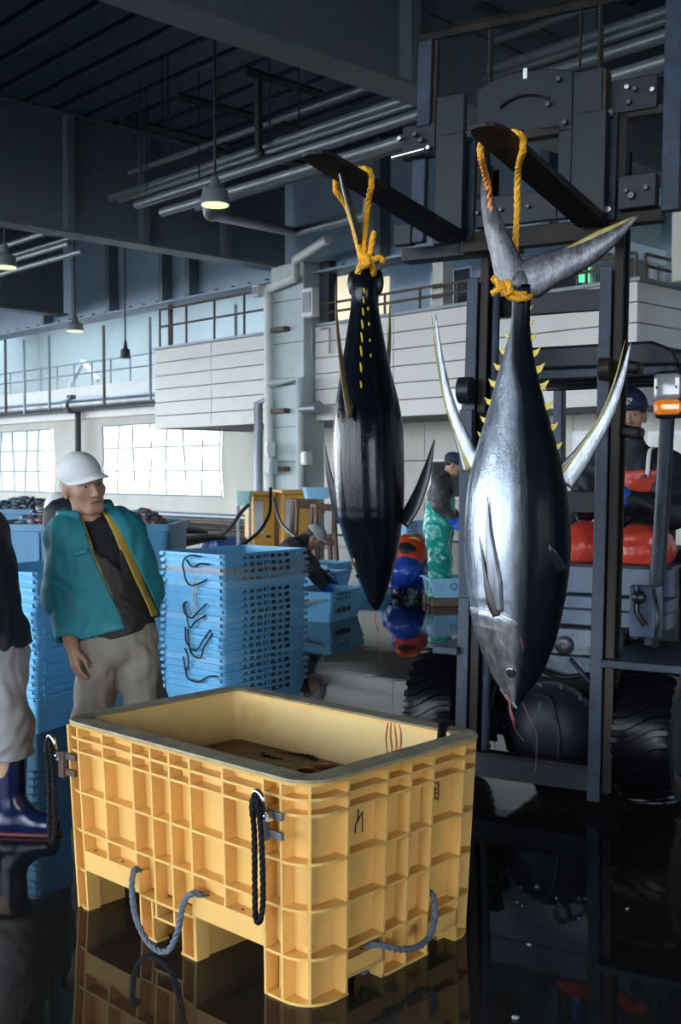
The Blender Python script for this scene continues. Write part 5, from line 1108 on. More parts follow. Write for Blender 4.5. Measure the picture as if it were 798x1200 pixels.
# left stack behind the men
fl2 = onz(44, 864, 0); KL = .45; cl2, rl2 = stack(fl2, KL, 17, .045); N2 = 17
for i in range(N2):
    k = N2 - 1 - i; t = crate('fish_crate', ('topmost open blue fish crate of the stack behind the dark-jacketed man' if k == 0 else 'deep blue fish crate at the bottom of the stack behind the dark-jacketed man' if i == 0 else 'blue fish crate, %s from the top of the stack behind the dark-jacketed man' % names[k]), m_crate, cl2 + np.array([rs.uniform(-.008, .008), rs.uniform(-.008, .008), 0]), i * .045, rl2 + rs.uniform(-.012, .012), 'blue crates of the left stack')
    if k in (8, 11):
        mb = MB(); mb.tube(spline([(-.02, -CW / 2 + .0, CH - .02), (.02, -CW / 2 - .02, CH - .08), (.08, -CW / 2 - .02, CH - .18), (.14, -CW / 2 - .01, CH - .26), (.15, -CW / 2 - .016, CH - .18), (.05, -CW / 2 - .012, CH - .06)], 6), .007, 6); mb.build('cord_handle', m_cord, t, 60)
# crates on the wet floor beyond
m_mark = M('round_mark', (.05, .10, .16), .5)
def small_stack(px, py, kx, n, what, grp, text=None, big=None, z=0, pitch=.045, mt=None):
    f = onz(px, py, 0); c, r = stack(f, kx, n, pitch); out = []
    for i in range(n):
        k = n - 1 - i
        lab = ('%s crate, %s of the pile %s' % ('pale blue' if mt is m_crate2 else 'blue', 'bottom' if i == 0 else 'top' if k == 0 else ('middle' if n == 3 else names[k]), what)) if n > 1 else '%s crate %s' % ('pale blue' if mt is m_crate2 else 'blue', what)
        out.append(crate('fish_crate', lab, mt or m_crate, c, z + i * pitch, r, grp, big if (i == 0 and big) else text, tsize=.06 if (i == 0 and big) else .034, twide=.34, tz=.11 if (i == 0 and big) else .034, tx=-.12))
    return out
A = small_stack(390, 731, .50, 3, 'under the dark tuna snout', 'crates under the dark tuna snout', '名 仙 理 魚 水', 'Ⓒ仙理魚水場')
mb = MB(); 
for q in (0, 1): mb.tube(spline([(-CL / 2 - .01, .2 - q * .1, CH - .03), (-CL / 2 - .04, .1, CH - .07 - q * .03), (-CL / 2 - .03, -.05, CH - .05), (-CL / 2 - .012, -.18, CH - .03)], 6), .012, 6)
mb.build('cord_handle', m_pcord, A[1], 60)
B = small_stack(376, 704, .50, 3, 'filled with mussels behind the tuna snout', 'mussel crates', '名 仙 理 魚 水')
Cc = small_stack(385, 690, .50, 3, 'standing farthest behind the mussel crates', 'far crates behind the mussels')
D = small_stack(462, 697, .50, 1, 'with a round mark beside the crouching worker in blue', None)
Ee = small_stack(506, 712, 6, 1, 'with a round mark in front of the teal waders', None, mt=m_crate2, z=.10)
Ff = small_stack(478, 668, .5, 13, 'behind the crouching worker in blue', 'crates stacked behind the crouching worker', '名 仙 理 魚 水', mt=m_crate2)
for cr, x in ((D[0], .1), (Ee[0], -.12)):
    mb = MB(); mb.tube([(x + .035 * math.cos(a), -CW / 2 + .016, CH - .09 + .035 * math.sin(a)) for a in np.linspace(0, 2 * math.pi, 17)], .007, 5); mb.build('round_mark', m_mark, cr, 60)
wblk = thing('wooden_block', 'dark wet wooden block under the pale blue crate by the teal waders', 'block', Ee[0].location - Vector((0, 0, .10)), Ee[0].rotation_euler.z)
m_wood = M('wet_brown_wood', (.09, .055, .035), .45, var=.3, stretch=(1, 8, 8), vs=5, bump=.2, bs=12)
for y in (-.18, .0, .18): mb = MB(); mb.mm((-CL / 2 + .02, y - .05, 0), (CL / 2 - .02, y + .05, .097)); mb.build('beam', m_wood, wblk, bevel=.01)
def heap(name, label, loc, lx, ly, h, n, cols, size, seed, rz=0):
    r = random.Random(seed); mats = [M(name + '_tone', c, .35, var=.3, vs=30) for c in cols]; me = bpy.data.meshes.new(name); bm = bmesh.new()
    for i in range(n):
        x, y = r.uniform(-1, 1), r.uniform(-1, 1); z = h * max(0, 1 - max(abs(x), abs(y)) ** 2.2) * r.uniform(.75, 1.0)
        s = size * r.uniform(.7, 1.3); mt = Matrix.Translation((x * lx, y * ly, z)) @ Matrix.Rotation(r.uniform(0, 6.3), 4, 'Z') @ Matrix.Rotation(r.uniform(-.9, .9), 4, 'X') @ Matrix.Diagonal((s, s * .6, s * .4, 1))
        f0 = len(bm.faces); bmesh.ops.create_icosphere(bm, subdivisions=1, radius=1, matrix=mt); bm.faces.ensure_lookup_table(); k = r.randrange(len(mats))
        for f in bm.faces[f0:]: f.material_index = k; f.smooth = True
    bm.to_mesh(me); bm.free(); [me.materials.append(m) for m in mats]
    o = bpy.data.objects.new(name, me); COL.objects.link(o); o.location = tuple(loc); o.rotation_euler.z = rz; return tag(o, label, 'shellfish', None, 'stuff')
bt = B[-1]; heap('mussel_heap', 'heap of dark mussels filling the crate behind the tuna snout', bt.location + Vector((0, 0, CH - .07)), .30, .20, .09, 260, [(.05, .045, .03), (.10, .09, .05), (.20, .19, .12), (.03, .03, .03)], .035, 5, bt.rotation_euler.z)
bt = Cc[-1]; heap('mussel_heap', 'heap of dark mussels in the farthest crate', bt.location + Vector((0, 0, CH - .09)), .30, .20, .07, 160, [(.08, .10, .10), (.15, .2, .2), (.05, .05, .04)], .035, 6, bt.rotation_euler.z)
# big blue tanks on the left with heaps of catch
def tank(label, px0, px1, pyt, Y, h, dpt, kx):
    a, b = at(px0, pyt, Y), at(px1, pyt, Y); L_ = abs(b[0] - a[0]); c = (a + b) / 2; t = thing('fish_tank', label, 'tank', (c[0], Y + dpt / 2, 0), kx)
    mb = MB(); lv = [(.03, 0), (0, h - .06), (-.025, h - .055), (-.025, h), (.03, h), (.035, h - .06), (.05, .2)]
    mb.loft([[(x, y, z) for x, y in rrect(L_ / 2 - o, dpt / 2 - o, .06)] for o, z in lv]); mb.build('tank_shell', m_tank, t, 40)
    for x in np.arange(-L_ / 2 + .2, L_ / 2 - .1, .3): mb = MB(); mb.mm((x - .02, -dpt / 2 - .015, .05), (x + .02, -dpt / 2 + .03, h - .07)); mb.build('wall_rib', m_tank, t, bevel=.006)
    return t, L_
t, L_ = tank('long blue fish tank heaped with catch behind the man in teal', -25, 199, 615, 9.4, 1.07, 1.1, 0)
col_ = [(.25, .10, .07), (.30, .22, .15), (.10, .14, .2), (.06, .16, .28), (.35, .30, .26)]
heap('shell_heap', 'mottled heap of shellfish at the left end of the long blue tank', t.location + Vector((-.35, .1, .98)), .34, .35, .22, 420, col_, .045, 8)
heap('shell_heap', 'mottled heap of shellfish at the right end of the long blue tank', t.location + Vector((.50, .0, .98)), .18, .35, .2, 260, col_, .045, 9)
t, L_ = tank('second blue fish tank farther back at the far left edge', -60, 70, 596, 12.5, 1.1, 1.1, 0)
heap('shell_heap', 'dark mottled heap in the far left tank', t.location + Vector((0.1, 0, 1.02)), .5, .4, .2, 400, [(.12, .16, .2), (.06, .16, .26), (.2, .12, .1)], .05, 10)
# yellow cabinets by the pillar, stands, crate, tarp and hoses
m_ycab = M('yellow_cabinet', (.78, .43, .09), .45, var=.1, vs=2, dirt=((.5, .3, .1), .4, 3)); m_brown = M('brown_wood', (.16, .085, .055), .6, var=.25, stretch=(6, 6, 1), vs=3)
for px0, px1, pyt, pyb, lab in ((289, 316, 578, 642, 'yellow insulated cabinet with a paper label, left of the two by the pillar'), (324, 361, 576, 642, 'yellow insulated cabinet with a long white label, right of the two by the pillar')):
    Y = 21.5; a, b = at(px0, pyb, Y), at(px1, pyt, Y); w, h = b[0] - a[0], b[2]; t = thing('cabinet', lab, 'cabinet', ((a[0] + b[0]) / 2, Y + .4, 0), .32)
    mb = MB(); mb.mm((-w / 2, -.35, 0), (w / 2, .35, h - .05)); mb.build('case', m_ycab, t, bevel=.03); mb = MB(); mb.mm((-w / 2 - .02, -.37, h - .05), (w / 2 + .02, .37, h + .03)); mb.build('lid', m_ycab, t, bevel=.02)
    mb = MB(); mb.mm((-w * .42, -.36, h * .3), (-w * .05, -.348, h * .86)); mb.build('paper_label', m_white, t); mb = MB(); mb.mm((w * .1, -.36, .25), (w * .3, -.345, .3)); mb.build('latch', m_dark, t)
def stand(label, px, pyt, Y, w):
    p = at(px, pyt, Y); h = p[2]; t = thing('wooden_stand', label, 'stand', (p[0], Y, 0), .25)
    for sx in (-1, 1):
        for sy in (-1, 1): mb = MB(); mb.tube([(sx * w * .55, sy * .22, 0), (sx * w * .42, sy * .16, h)], .045, 4); mb.build('leg', m_brown, t)
    for z in (.3, h - .07): 
        for sy in (-1, 1): mb = MB(); mb.mm((-w * .5, sy * .19 - .03, z - .05), (w * .5, sy * .19 + .03, z + .05)); mb.build('crossbar', m_brown, t)
    mb = MB(); mb.mm((-w * .5, -.22, h), (w * .5, .22, h + .05)); mb.build('top', m_brown, t, bevel=.008)
stand('brown wooden stand with an open frame, nearer the yellow cabinets', 356, 588, 20.2, .38); stand('brown wooden stand hung with a pale tag, beside the white post', 378, 594, 19.5, .36)
mb = MB(); mb.mm((-.02, -.26, .45), (.1, -.245, .85)); mb.build('paper_tag', m_offwhite, [o for o in COL.objects if o.name.startswith('wooden_stand')][-1], label='pale paper tag')
p = onz(392, 645, 0); mb = MB(); mb.tube([(p[0], p[1], 0), (p[0], p[1], 1.05)], .06, 8); o = mb.build('white_post', m_white, None, 60); tag(o, 'short white post beside the brown stands', 'post')
p = at(371, 587, 20.2); crate('fish_crate', 'small pale blue crate standing on the brown stand', m_crate2, p + np.array([0, .0, 0]), at(356, 588, 20.2)[2] + .052, .2, None, l=.5, w=.4, h=.21)
t = thing('small_tub', 'pale mint tub on thin legs left of the yellow cabinets', 'tub', (at(286, 592, 21)[0], 21, 0)); z = at(286, 592, 21)[2]
mb = MB(); mb.loft([[(x, y, zz) for x, y in rrect(.15 - o, .2 - o, .04)] for o, zz in ((.02, z), (0, z + .27), (.02, z + .27), (.03, z + .05))]); mb.build('basin', M('mint_plastic', (.42, .68, .64), .4), t, 40)
for sx in (-1, 1):
    for sy in (-1, 1): mb = MB(); mb.tube([(sx * .11, sy * .16, 0), (sx * .11, sy * .16, z)], .018, 6); mb.build('leg', m_pipe, t)
p = onz(263, 645, 0); sdf_obj('tarp_bundle', [C((-.35, 0, .1), (.3, .05, .14), .13, .16, .1), C((-.1, -.1, .12), (.42, 0, .06), .14, .08, .1), El((.1, .1, .15), (.3, .2, .14))], .03, M('dark_blue_tarp', (.02, .06, .22), .4, var=.2, vs=8), None, fold=(.02, 5, 4)).location = tuple(p)
tag(bpy.data.objects['tarp_bundle'], 'crumpled dark blue tarp on the floor left of the yellow cabinets', 'tarp')
for i, (pts, r, lab) in enumerate((([(291, 592, 20.8), (283, 600, 20), (270, 618, 19), (255, 629, 17), (235, 634, 15), (205, 640, 13)], .05, 'black hose dropping left from the yellow cabinet'), ([(317, 572, 20.8), (316, 600, 20.4), (306, 620, 20), (293, 632, 19.4), (280, 640, 19)], .045, 'black hose looping down between the yellow cabinets'), ([(321, 585, 20.8), (328, 610, 20.4), (340, 624, 20), (350, 632, 19.6)], .04, 'thin blue-grey hose curving over the right yellow cabinet'), ([(200, 622, 14), (225, 621, 15), (240, 624, 16)], .07, 'short dark hose lying level behind the middle stack'), ([(190, 636, 12.5), (215, 632, 13.5), (245, 629, 15), (262, 630, 16)], .06, 'thick black hose lying on the floor behind the middle stack'))):
    P = [at(*q) for q in pts]; P0_ = P[0].copy(); mb = MB(); mb.tube(spline([q - P0_ for q in P], 6), r * .7, 8); o = mb.build('hose', m_blkr if i != 2 else m_pipe2, None, 60); o.location = tuple(P0_); tag(o, lab, 'hose')
for z, r in ((.30, .09), (.12, .07)): mb = MB(); mb.tube([uv(19, VT - .35, z), uv(32, VT - .35, z)], r, 8); structure(mb, 'pipe_run', m_pipe if z > .2 else m_rust, 60)
# ------------------------------------------------------------------ people
m_skin = M('skin', (.44, .25, .17), .5, var=.1, vs=18, dirt=((.36, .16, .11), .4, 10), sss=.15, bump=.15, bs=70)
m_hair = M('grey_hair', (.28, .28, .29), .7, var=.3, vs=60); m_hairk = M('black_hair', (.02, .018, .016), .6, var=.3, vs=60)
m_lip = M('lips', (.16, .06, .05), .5); m_teal = M('teal_jacket_cloth', (.015, .21, .26), .65, var=.1, vs=8, bump=.25, bs=30)
m_lining = M('mustard_lining', (.50, .33, .06), .6, var=.12, vs=12, bump=.2, bs=30); m_blk = M('black_knit', (.012, .013, .018), .85, var=.2, bump=.3, bs=120)
m_vest = M('dark_brown_vest', (.026, .022, .021), .6, var=.2, vs=12, bump=.3, bs=40); m_khaki = M('khaki_trousers', (.27, .235, .20), .75, var=.1, vs=8, bump=.25, bs=30)
m_grey = M('grey_trousers', (.36, .36, .38), .75, var=.08, vs=8, bump=.2, bs=30); m_boot = M('navy_rubber_boot', (.006, .012, .055), .22, var=.15, vs=8); m_sole = M('red_sole', (.10, .02, .02), .5)
m_cap = M('white_cap', (.70, .71, .72), .7, var=.05, vs=10, bump=.2, bs=60); m_navy = M('navy_cap', (.02, .03, .09), .7, var=.1, bump=.2, bs=60)
m_teal_w = M('teal_waders', (.015, .33, .28), .25, var=.1, vs=5, bump=.3, bs=12); m_camo = M('dark_patterned_jacket', (.025, .027, .032), .6, var=.3, vs=10, dirt=((.10, .10, .11), .8, 14))
m_bglove = M('blue_glove', (.02, .11, .62), .35, var=.1); m_red = M('red_oilskin', (.62, .06, .035), .3, var=.12, vs=6, bump=.3, bs=12); m_blue = M('blue_oilskin', (.02, .07, .42), .28, var=.12, vs=5, bump=.3, bs=10)
m_dkj = M('dark_navy_jacket', (.012, .014, .024), .6, var=.2, bump=.2, bs=30); m_zip = M('zip_metal', (.4, .4, .42), .3, .8)
m_blkb = M('black_boot', (.012, .012, .014), .3); m_ytrim = M('yellow_trim', (.7, .5, .04), .5)

def frame(fwd_yaw, pitch=0, roll=0):      # figure faces -y at yaw 0; positive yaw turns towards +x
    return rotz(fwd_yaw) @ rotx(pitch) @ roty(roll)
def tr(p, c, R):                          # move a primitive from head space to figure space
    if p[0] == 'c': return ('c', c + R @ p[1], c + R @ p[2]) + p[3:]
    if p[0] == 'e': return ('e', c + R @ p[1], p[2], R @ p[3], p[4])
    if p[0] == 'b': return ('b', c + R @ p[1], p[2], R @ p[3], 0)
    return ('-', tr(p[1], c, R))
def head_prims(c, R, s=1.0, old=False):
    H = [El((0, .018, .035), (.074, .094, .084), k=.01), El((0, -.02, -.02), (.064, .072, .088), k=.03), El((0, -.04, -.078), (.044, .042, .034), k=.03), C((-.02, -.068, -.098), (.02, -.068, -.098), .017, k=.02),
         El((-.044, -.058, -.022), (.022, .022, .022), k=.02), El((.044, -.058, -.022), (.022, .022, .022), k=.02), C((-.05, -.07, .026), (-.014, -.086, .022), .011, k=.012), C((.05, -.07, .026), (.014, -.086, .022), .011, k=.012),
         C((0, -.086, .012), (0, -.108, -.032), .009, .0135, k=.008), El((-.013, -.096, -.036), (.009, .010, .008), k=.006), El((.013, -.096, -.036), (.009, .010, .008), k=.006),
         Sub(El((-.032, -.098, .004), (.017, .014, .010))), Sub(El((.032, -.098, .004), (.017, .014, .010))),
         C((-.042, -.078, .010), (-.020, -.083, .009), .006, k=.005), C((.042, -.078, .010), (.020, -.083, .009), .006, k=.005), C((-.042, -.076, -.006), (-.020, -.080, -.007), .005, k=.006), C((.042, -.076, -.006), (.020, -.080, -.007), .005, k=.006),
         C((-.021, -.085, -.060), (.021, -.085, -.060), .007, k=.006), C((-.018, -.084, -.072), (.018, -.084, -.072), .007, k=.006), Sub(C((-.024, -.092, -.066), (.024, -.092, -.066), .0045)),
         El((-.077, .012, -.008), (.010, .02, .032), rotx(-.15), k=.012), El((.077, .012, -.008), (.010, .02, .032), rotx(-.15), k=.012)]
    if old: H += [Sub(C((-.026, -.098, -.034), (-.04, -.086, -.072), .004)), Sub(C((.026, -.098, -.034), (.04, -.086, -.072), .004)), C((-.045, -.074, -.018), (-.02, -.084, -.016), .005, k=.006), C((.045, -.074, -.018), (.02, -.084, -.016), .005, k=.006)]
    out = []
    for p in H:
        q = p
        if s != 1.0:
            def sc(p): 
                if p[0] == 'c': return ('c', p[1] * s, p[2] * s, p[3] * s, p[4] * s, p[5] * s)
                if p[0] == 'e': return ('e', p[1] * s, p[2] * s, p[3], p[4] * s)
                return ('-', sc(p[1]))
            q = sc(p)
        out.append(tr(q, c, R))
    return out
def hand_prims(w, d, n, thumb, curl=.5, s=1.0):      # w wrist, d finger direction, n palm normal (towards the palm), thumb: side vector
    d, n = unit(d), unit(n); n = unit(n - d * np.dot(n, d)); t = np.cross(n, d); t = t if np.dot(t, thumb) > 0 else -t; P = []
    L = lambda a, b, c: w + s * (d * a + t * b + n * c)
    for b0, b1 in ((.018, .030), (.006, .010), (-.006, -.011), (-.018, -.029)): P.append(C(L(.0, b0 * .8, 0), L(.085, b1, .0), .016 * s, .0125 * s, .012))
    for i, (b, ln) in enumerate(((.031, .070), (.010, .078), (-.011, .072), (-.030, .056))):
        p = np.array([.088, 0.0]); ang = curl * .55; q = L(p[0], b, p[1]); segs = (.45, .32, .26); r = .0092
        for f in segs:
            p2 = p + ln * f * np.array([math.cos(ang), math.sin(ang)]); q2_ = L(p2[0], b * (1 + .06), p2[1]); P.append(C(q, q2_, r * s, (r - .0008) * s, .004)); q, p = q2_, p2; ang += curl * (.9 + .08 * i); r -= .0008
    a0, a1, a2 = L(.022, .026, .006), L(.052, .048, .018), L(.078, .050, .030); a3 = L(.098, .046, .036)
    P += [C(a0, a1, .014 * s, .0115 * s, .008), C(a1, a2, .0105 * s, .0095 * s, .004), C(a2, a3, .0095 * s, .008 * s, .003)]
    return P
def torso_prims(pel, chest, neck, yaw, w=1.0, k=.06):
    up = unit(neck - pel); xs = np.array([math.cos(yaw), math.sin(yaw), 0]); xs = unit(xs - up * np.dot(xs, up)); ys = np.cross(up, xs); R = np.stack([xs, ys, up], 1)
    L = np.linalg.norm(neck - pel); mid = pel * .55 + chest * .45
    return [El(pel + up * .0, (.165 * w, .115 * w, .14), R, k), El(mid, (.148 * w, .112 * w, .17), R, k), El(chest, (.165 * w, .118 * w, .20), R, k), C(chest + xs * .11 * w + up * .12, chest - xs * .11 * w + up * .12, .068 * w, k=k)], R
def grow(P, g): 
    o = []
    for p in P:
        if p[0] == 'c': o.append(p[:3] + (p[3] + g, p[4] + g, p[5]))
        elif p[0] == 'e': o.append(p[:2] + (p[2] + g,) + p[3:])
        else: o.append(p)
    return o
def limb(a, b, c, r, k=.03): return [C(a, b, r[0], r[1], k), C(b, c, r[1], r[2], k)]
def boot_prims(an, toe_dir, h=.26, k=.03):
    td = unit(toe_dir * [1, 1, 0]); f = np.array([an[0], an[1], 0.0]); return [C(f + [0, 0, .06], f + [0, 0, h], .052, .07, k), C(f - td * .03 + [0, 0, .045], f + td * .16 + [0, 0, .042], .046, .046, k), C(f + td * .10 + [0, 0, .055], f + td * .02 + [0, 0, .12], .042, .045, k)]
def boots(root, L, mt, h, sole=None):
    for an, td in L:
        o = sdf_obj('boot', boot_prims(an, td, h) + [Clip((0, 0, 0.014), (0, 0, -1)), Clip((0, 0, h + .02), (0, 0, 1))], .008, mt, root)
        if sole: sdf_obj('sole', [C(np.array([an[0], an[1], .012]) - unit(td) * .03, np.array([an[0], an[1], .012]) + unit(td) * .165, .05, .048, .02), Clip((0, 0, .018), (0, 0, 1)), Clip((0, 0, 0), (0, 0, -1))], .006, sole, o)
def cap_prims(c, R, s=1.0): return [tr(El((0, .016, .052), (.083 * s, .102 * s, .078 * s), k=.01), c, R)]
def make_cap(root, c, R, mt, h=.005, s=1.0, brim=.085, tilt_=.0):
    prims = [tr(El((0, .016, .045), (.085 * s, .106 * s, .090 * s), k=.01), c, R), Clip(c + R @ np.array([0, 0, .030]), R @ np.array([0, .16, -1]))]
    o = sdf_obj('cap', prims, h, mt, root)
    mb = MB(); n = 15; rg = []
    for i in range(n):                         # curved peak
        a = math.pi * (i / (n - 1) - .5); x = math.sin(a) * .074 * s; y0 = .016 - math.cos(a) * .085 * s; yl = y0 - brim * math.cos(a) ** .7 if abs(math.cos(a)) > 1e-6 else y0
        dz = -.024 * (math.sin(a)) ** 2
        pts = [(x, y0 + .01, .050 + dz * .8), (x * 1.02, (y0 + yl) / 2, .048 + dz), (x * .98, yl, .036 + dz + tilt_)]
        rg.append([c + R @ np.array(p) for p in pts] + [c + R @ (np.array(p) - [0, 0, .005]) for p in pts[::-1]])
    mb.loft(rg); mb.build('peak', mt, o, 60)
    mb = MB(); mb.ball(c + R @ np.array([0, .016, .045 + .090 * s]), (.008, .008, .004), 8, 5); mb.build('button', mt, o); return o
def eyes(root, c, R, s=1.0):
    mw = M('eye_white', (.55, .52, .48), .2); mk = M('iris', (.015, .01, .008), .1)
    for sx in (-1, 1):
        mb = MB(); mb.ball(c + R @ np.array([sx * .031, -.0735, .0025]) * s, .0125 * s, 12, 8); e = mb.build('eye', mw, root, 180)
        mb = MB(); mb.ball(c + R @ np.array([sx * .031, -.0838, .0020]) * s, (.0058 * s, .0055 * s, .0055 * s), 10, 6); mb.build('iris', mk, e, 180)

# --- man in the teal jacket
Ym = 4.95; ro = np.array([-.985, Ym, 0])
def J(px, py, dy=0): return at(px, py, Ym + dy) - ro
man = thing('person', 'man in white cap and open teal jacket with hands down beside the yellow bin', 'person', ro)
yaw = math.radians(24)
pel, chest, neck = J(138, 742, 0), J(118, 655, .03), J(103, 612, .04)
T, RT_ = torso_prims(pel, chest, neck, yaw)
shR, shL = J(76, 626, -.02), J(150, 624, .07); elR, wrR = J(71, 700, .02), J(84, 758, -.09); elL, wrL = J(171, 692, .12), J(158, 735, .10)
hipR, hipL = J(116, 760, .01), J(160, 760, .03); knR, knL = J(108, 845, -.02), J(172, 845, .02); anR, anL = J(106, 925, .02), J(180, 925, .06)
anR[2] = anL[2] = .09
hc = J(97, 569, .0); HR = frame(math.radians(40), .02, math.radians(-12)); HS = 1.1
headP = head_prims(hc, HR, HS, True)
neckP = [C(hc + HR @ np.array([0, .02, -.06]), neck - [0, 0, .02], .052, .06, .03)]
hR = hand_prims(wrR, J(92, 800, -.11) - wrR, (.55, .35, 0), (.5, -.7, 0), .42); hL = hand_prims(wrL, J(150, 742, .05) - wrL, (-.3, -.8, -.2), (0, 0, 1), .6)
armR, armL = limb(shR, elR, wrR, (.052, .042, .030)), limb(shL, elL, wrL, (.052, .042, .030))
legs = limb(hipR, knR, anR, (.085, .06, .042)) + limb(hipL, knL, anL, (.085, .06, .042)) + [C(anR, anR + [.06, -.12, -.05], .04, .03), C(anL, anL + [.09, -.10, -.05], .04, .03)]
sdf_obj('body', headP + neckP + grow(T, -.02) + armR + armL + legs + hR + hL, .0048, m_skin, man)
eyes(man, hc, HR, HS)
for sx in (-1, 1): mb = MB(); mb.tube([hc + HR @ np.array([sx * .048, -.079, .026]) * HS, hc + HR @ np.array([sx * .033, -.0905, .032]) * HS, hc + HR @ np.array([sx * .016, -.0965, .027]) * HS], [.003, .0045, .0035], 6); mb.build('eyebrow', m_hair, man, 180)
mb = MB(); mb.tube([hc + HR @ np.array([-.024, -.0885, -.069]) * HS, hc + HR @ np.array([0, -.0925, -.0655]) * HS, hc + HR @ np.array([.024, -.0885, -.069]) * HS], .0026, 6); mb.build('mouth_line', m_lip, man, 180)
sdf_obj('hair', [tr(El((0, .03, .012), (.086, .096, .066), k=.01), hc, HR), Clip(hc + HR @ np.array([0, -.030, 0]), HR @ np.array([0, -1, .15])), Clip(hc + HR @ np.array([0, 0, .06]), HR @ np.array([0, 0, 1]))], .005, m_hair, man)
make_cap(man, hc + HR @ np.array([0, 0, .010]), HR @ rotx(.0), m_cap, .005, 1.11, .125)
xs, ys, up = RT_[:, 0], RT_[:, 1], RT_[:, 2]
coll = [C(neck + [0, 0, .045], neck - [0, 0, .05], .062, .075, .02)]
sdf_obj('jumper', grow(T, -.006) + coll + [Clip(pel + up * .02, -up), Clip(hc + HR @ np.array([0, 0, -.098]), [.35, -.5, 1])], .008, m_blk, man, fold=(.002, 8, 2))
vT = grow(T, .008)
zN, zP = np.dot(neck - chest, up), np.dot(pel - chest, up)
sdf_obj('vest', vT + [C(pel - ys * .02 + up * .05, chest - ys * .02, .105, .09, .06), Sub(Wg(chest, RT_, [(.0, zN + .04, .075), (.02, .04, .055), (.045, -.07, .002)], -.02)), Sub(El(neck + up * .05, (.11, .11, .09))), Clip(pel - up * .02, -up)], .008, m_vest, man, fold=(.0045, 7, 5))
tr_legs = limb(hipR, knR, anR - [0, 0, .02], (.098, .088, .086), .03) + limb(hipL, knL, anL - [0, 0, .02], (.098, .088, .086), .03)
sdf_obj('trousers', [El(pel - up * .02, (.172, .125, .13), RT_, .06)] + tr_legs + [Clip((0, 0, .10), (0, 0, -1)), Clip(pel + up * .10, up)], .009, m_khaki, man, fold=(.006, 6, 7))
slR, slL = limb(shR, elR, wrR, (.085, .075, .058), .05), limb(shL, elL, wrL, (.085, .075, .058), .05)
jk = grow(T, .028) + slR + slL + [El(pel + up * .06, (.185, .140, .12), RT_, .06), C(pel + up * .02 - xs * .10, chest - xs * .06, .10, .10, .06)]
fr_c = chest - ys * .2 + xs * .045
def wedge(pts): return [Sub(Wg(chest, RT_, pts, -.02))]          # the open front, drifting to the far flap lower down
zN, zP = np.dot(neck - chest, up), np.dot(pel - chest, up)
hem = Clip(pel + up * .02, -up + ys * .06)
sdf_obj('jacket', jk + wedge([(.0, zN + .06, .055), (.022, .02, .082), (.075, zP + .12, .092), (.10, zP - .12, .10)]) + [Sub(El(neck + up * .07, (.098, .098, .085))), hem, Sub(C(wrR, wrR + (wrR - elR), .05, .055)), Sub(C(wrL, wrL + (wrL - elL), .05, .055)), Sub(C(wrR + (wrR - elR) * .12, wrR + (wrR - elR), .09, .1)), Sub(C(wrL + (wrL - elL) * .12, wrL + (wrL - elL), .09, .1))], .007, m_teal, man, shell=.015, fold=(.0065, 6.5, 21))
def flap(mt, name, sgn, off, w, h=.007): pass
sdf_obj('jacket_lining', grow(jk[:len(T)], -.010) + [El(pel + up * .06, (.176, .130, .12), RT_, .06)] + wedge([(-.002, zN + .06, .045), (.008, .02, .056), (.055, zP + .12, .066), (.075, zP - .12, .075)]) + [Sub(El(neck + up * .06, (.088, .088, .085))), Clip(pel + up * .03, -up), Clip(chest - ys * .02, ys)], .007, m_lining, man, shell=.014, fold=(.004, 6.5, 21), label='mustard yellow lining along the open jacket front')
sdf_obj('collar', [C(neck + up * .035 - xs * .05, neck + up * .035 + xs * .05, .085, .085, .03), Sub(C(neck + up * .12 - ys * .02, neck - up * .02 - ys * .02, .088, .07)), Sub(C(neck - ys * .2 + xs * .03, neck - ys * .05 + xs * .02, .12, .05)), Clip(neck + up * .075 - ys * .02, up + ys * -.3), Clip(neck - up * .03, -up)], .006, m_teal, man, fold=(.003, 8, 3))
pk = J(93, 640, -.17)
mb = MB(); mb.box(chest - ys * .146 - xs * .105 + up * .04, (.075, .012, .022), RT_ @ rotz(-.22)); mb.build('pocket_flap', m_teal, man, bevel=.004)
mb = MB(); mb.ball(chest - ys * .157 - xs * .08 + up * .04, (.006, .004, .006)); mb.build('snap_button', m_vest, man)
boots(man, [(anR, np.array([.5, -.9, 0])), (anL, np.array([.7, -.7, 0]))], m_blkb, .24)

# --- man at the left edge: dark jacket, grey trousers, navy boots, facing right
Yl = 4.62; ro = np.array([at(-8, 980, Yl)[0], Yl, 0])
def J(px, py, dy=0): return at(px, py, Yl + dy) - ro
m2 = thing('person', 'man in black jacket, grey trousers and navy rubber boots at the left edge', 'person', ro)
yaw = math.radians(75); pel, chest, neck = J(-12, 762, 0), J(-32, 660, 0), J(-42, 606, 0); T, RT_ = torso_prims(pel, chest, neck, yaw, 1.05); xs, ys, up = RT_[:, 0], RT_[:, 1], RT_[:, 2]
hc = J(-52, 560, 0); HR = frame(math.radians(75), 0); shR, shL = J(-32, 632, -.17), J(-28, 632, .17); elR, wrR = J(-26, 700, -.20), J(-32, 762, -.19); elL, wrL = J(-26, 700, .2), J(-16, 760, .19)
hipR, hipL = J(-8, 775, -.07), J(2, 775, .08); knR, knL = J(8, 858, -.06), J(-6, 858, .10); anR, anL = J(14, 950, -.04), J(-34, 945, .14); anR[2] = anL[2] = .09
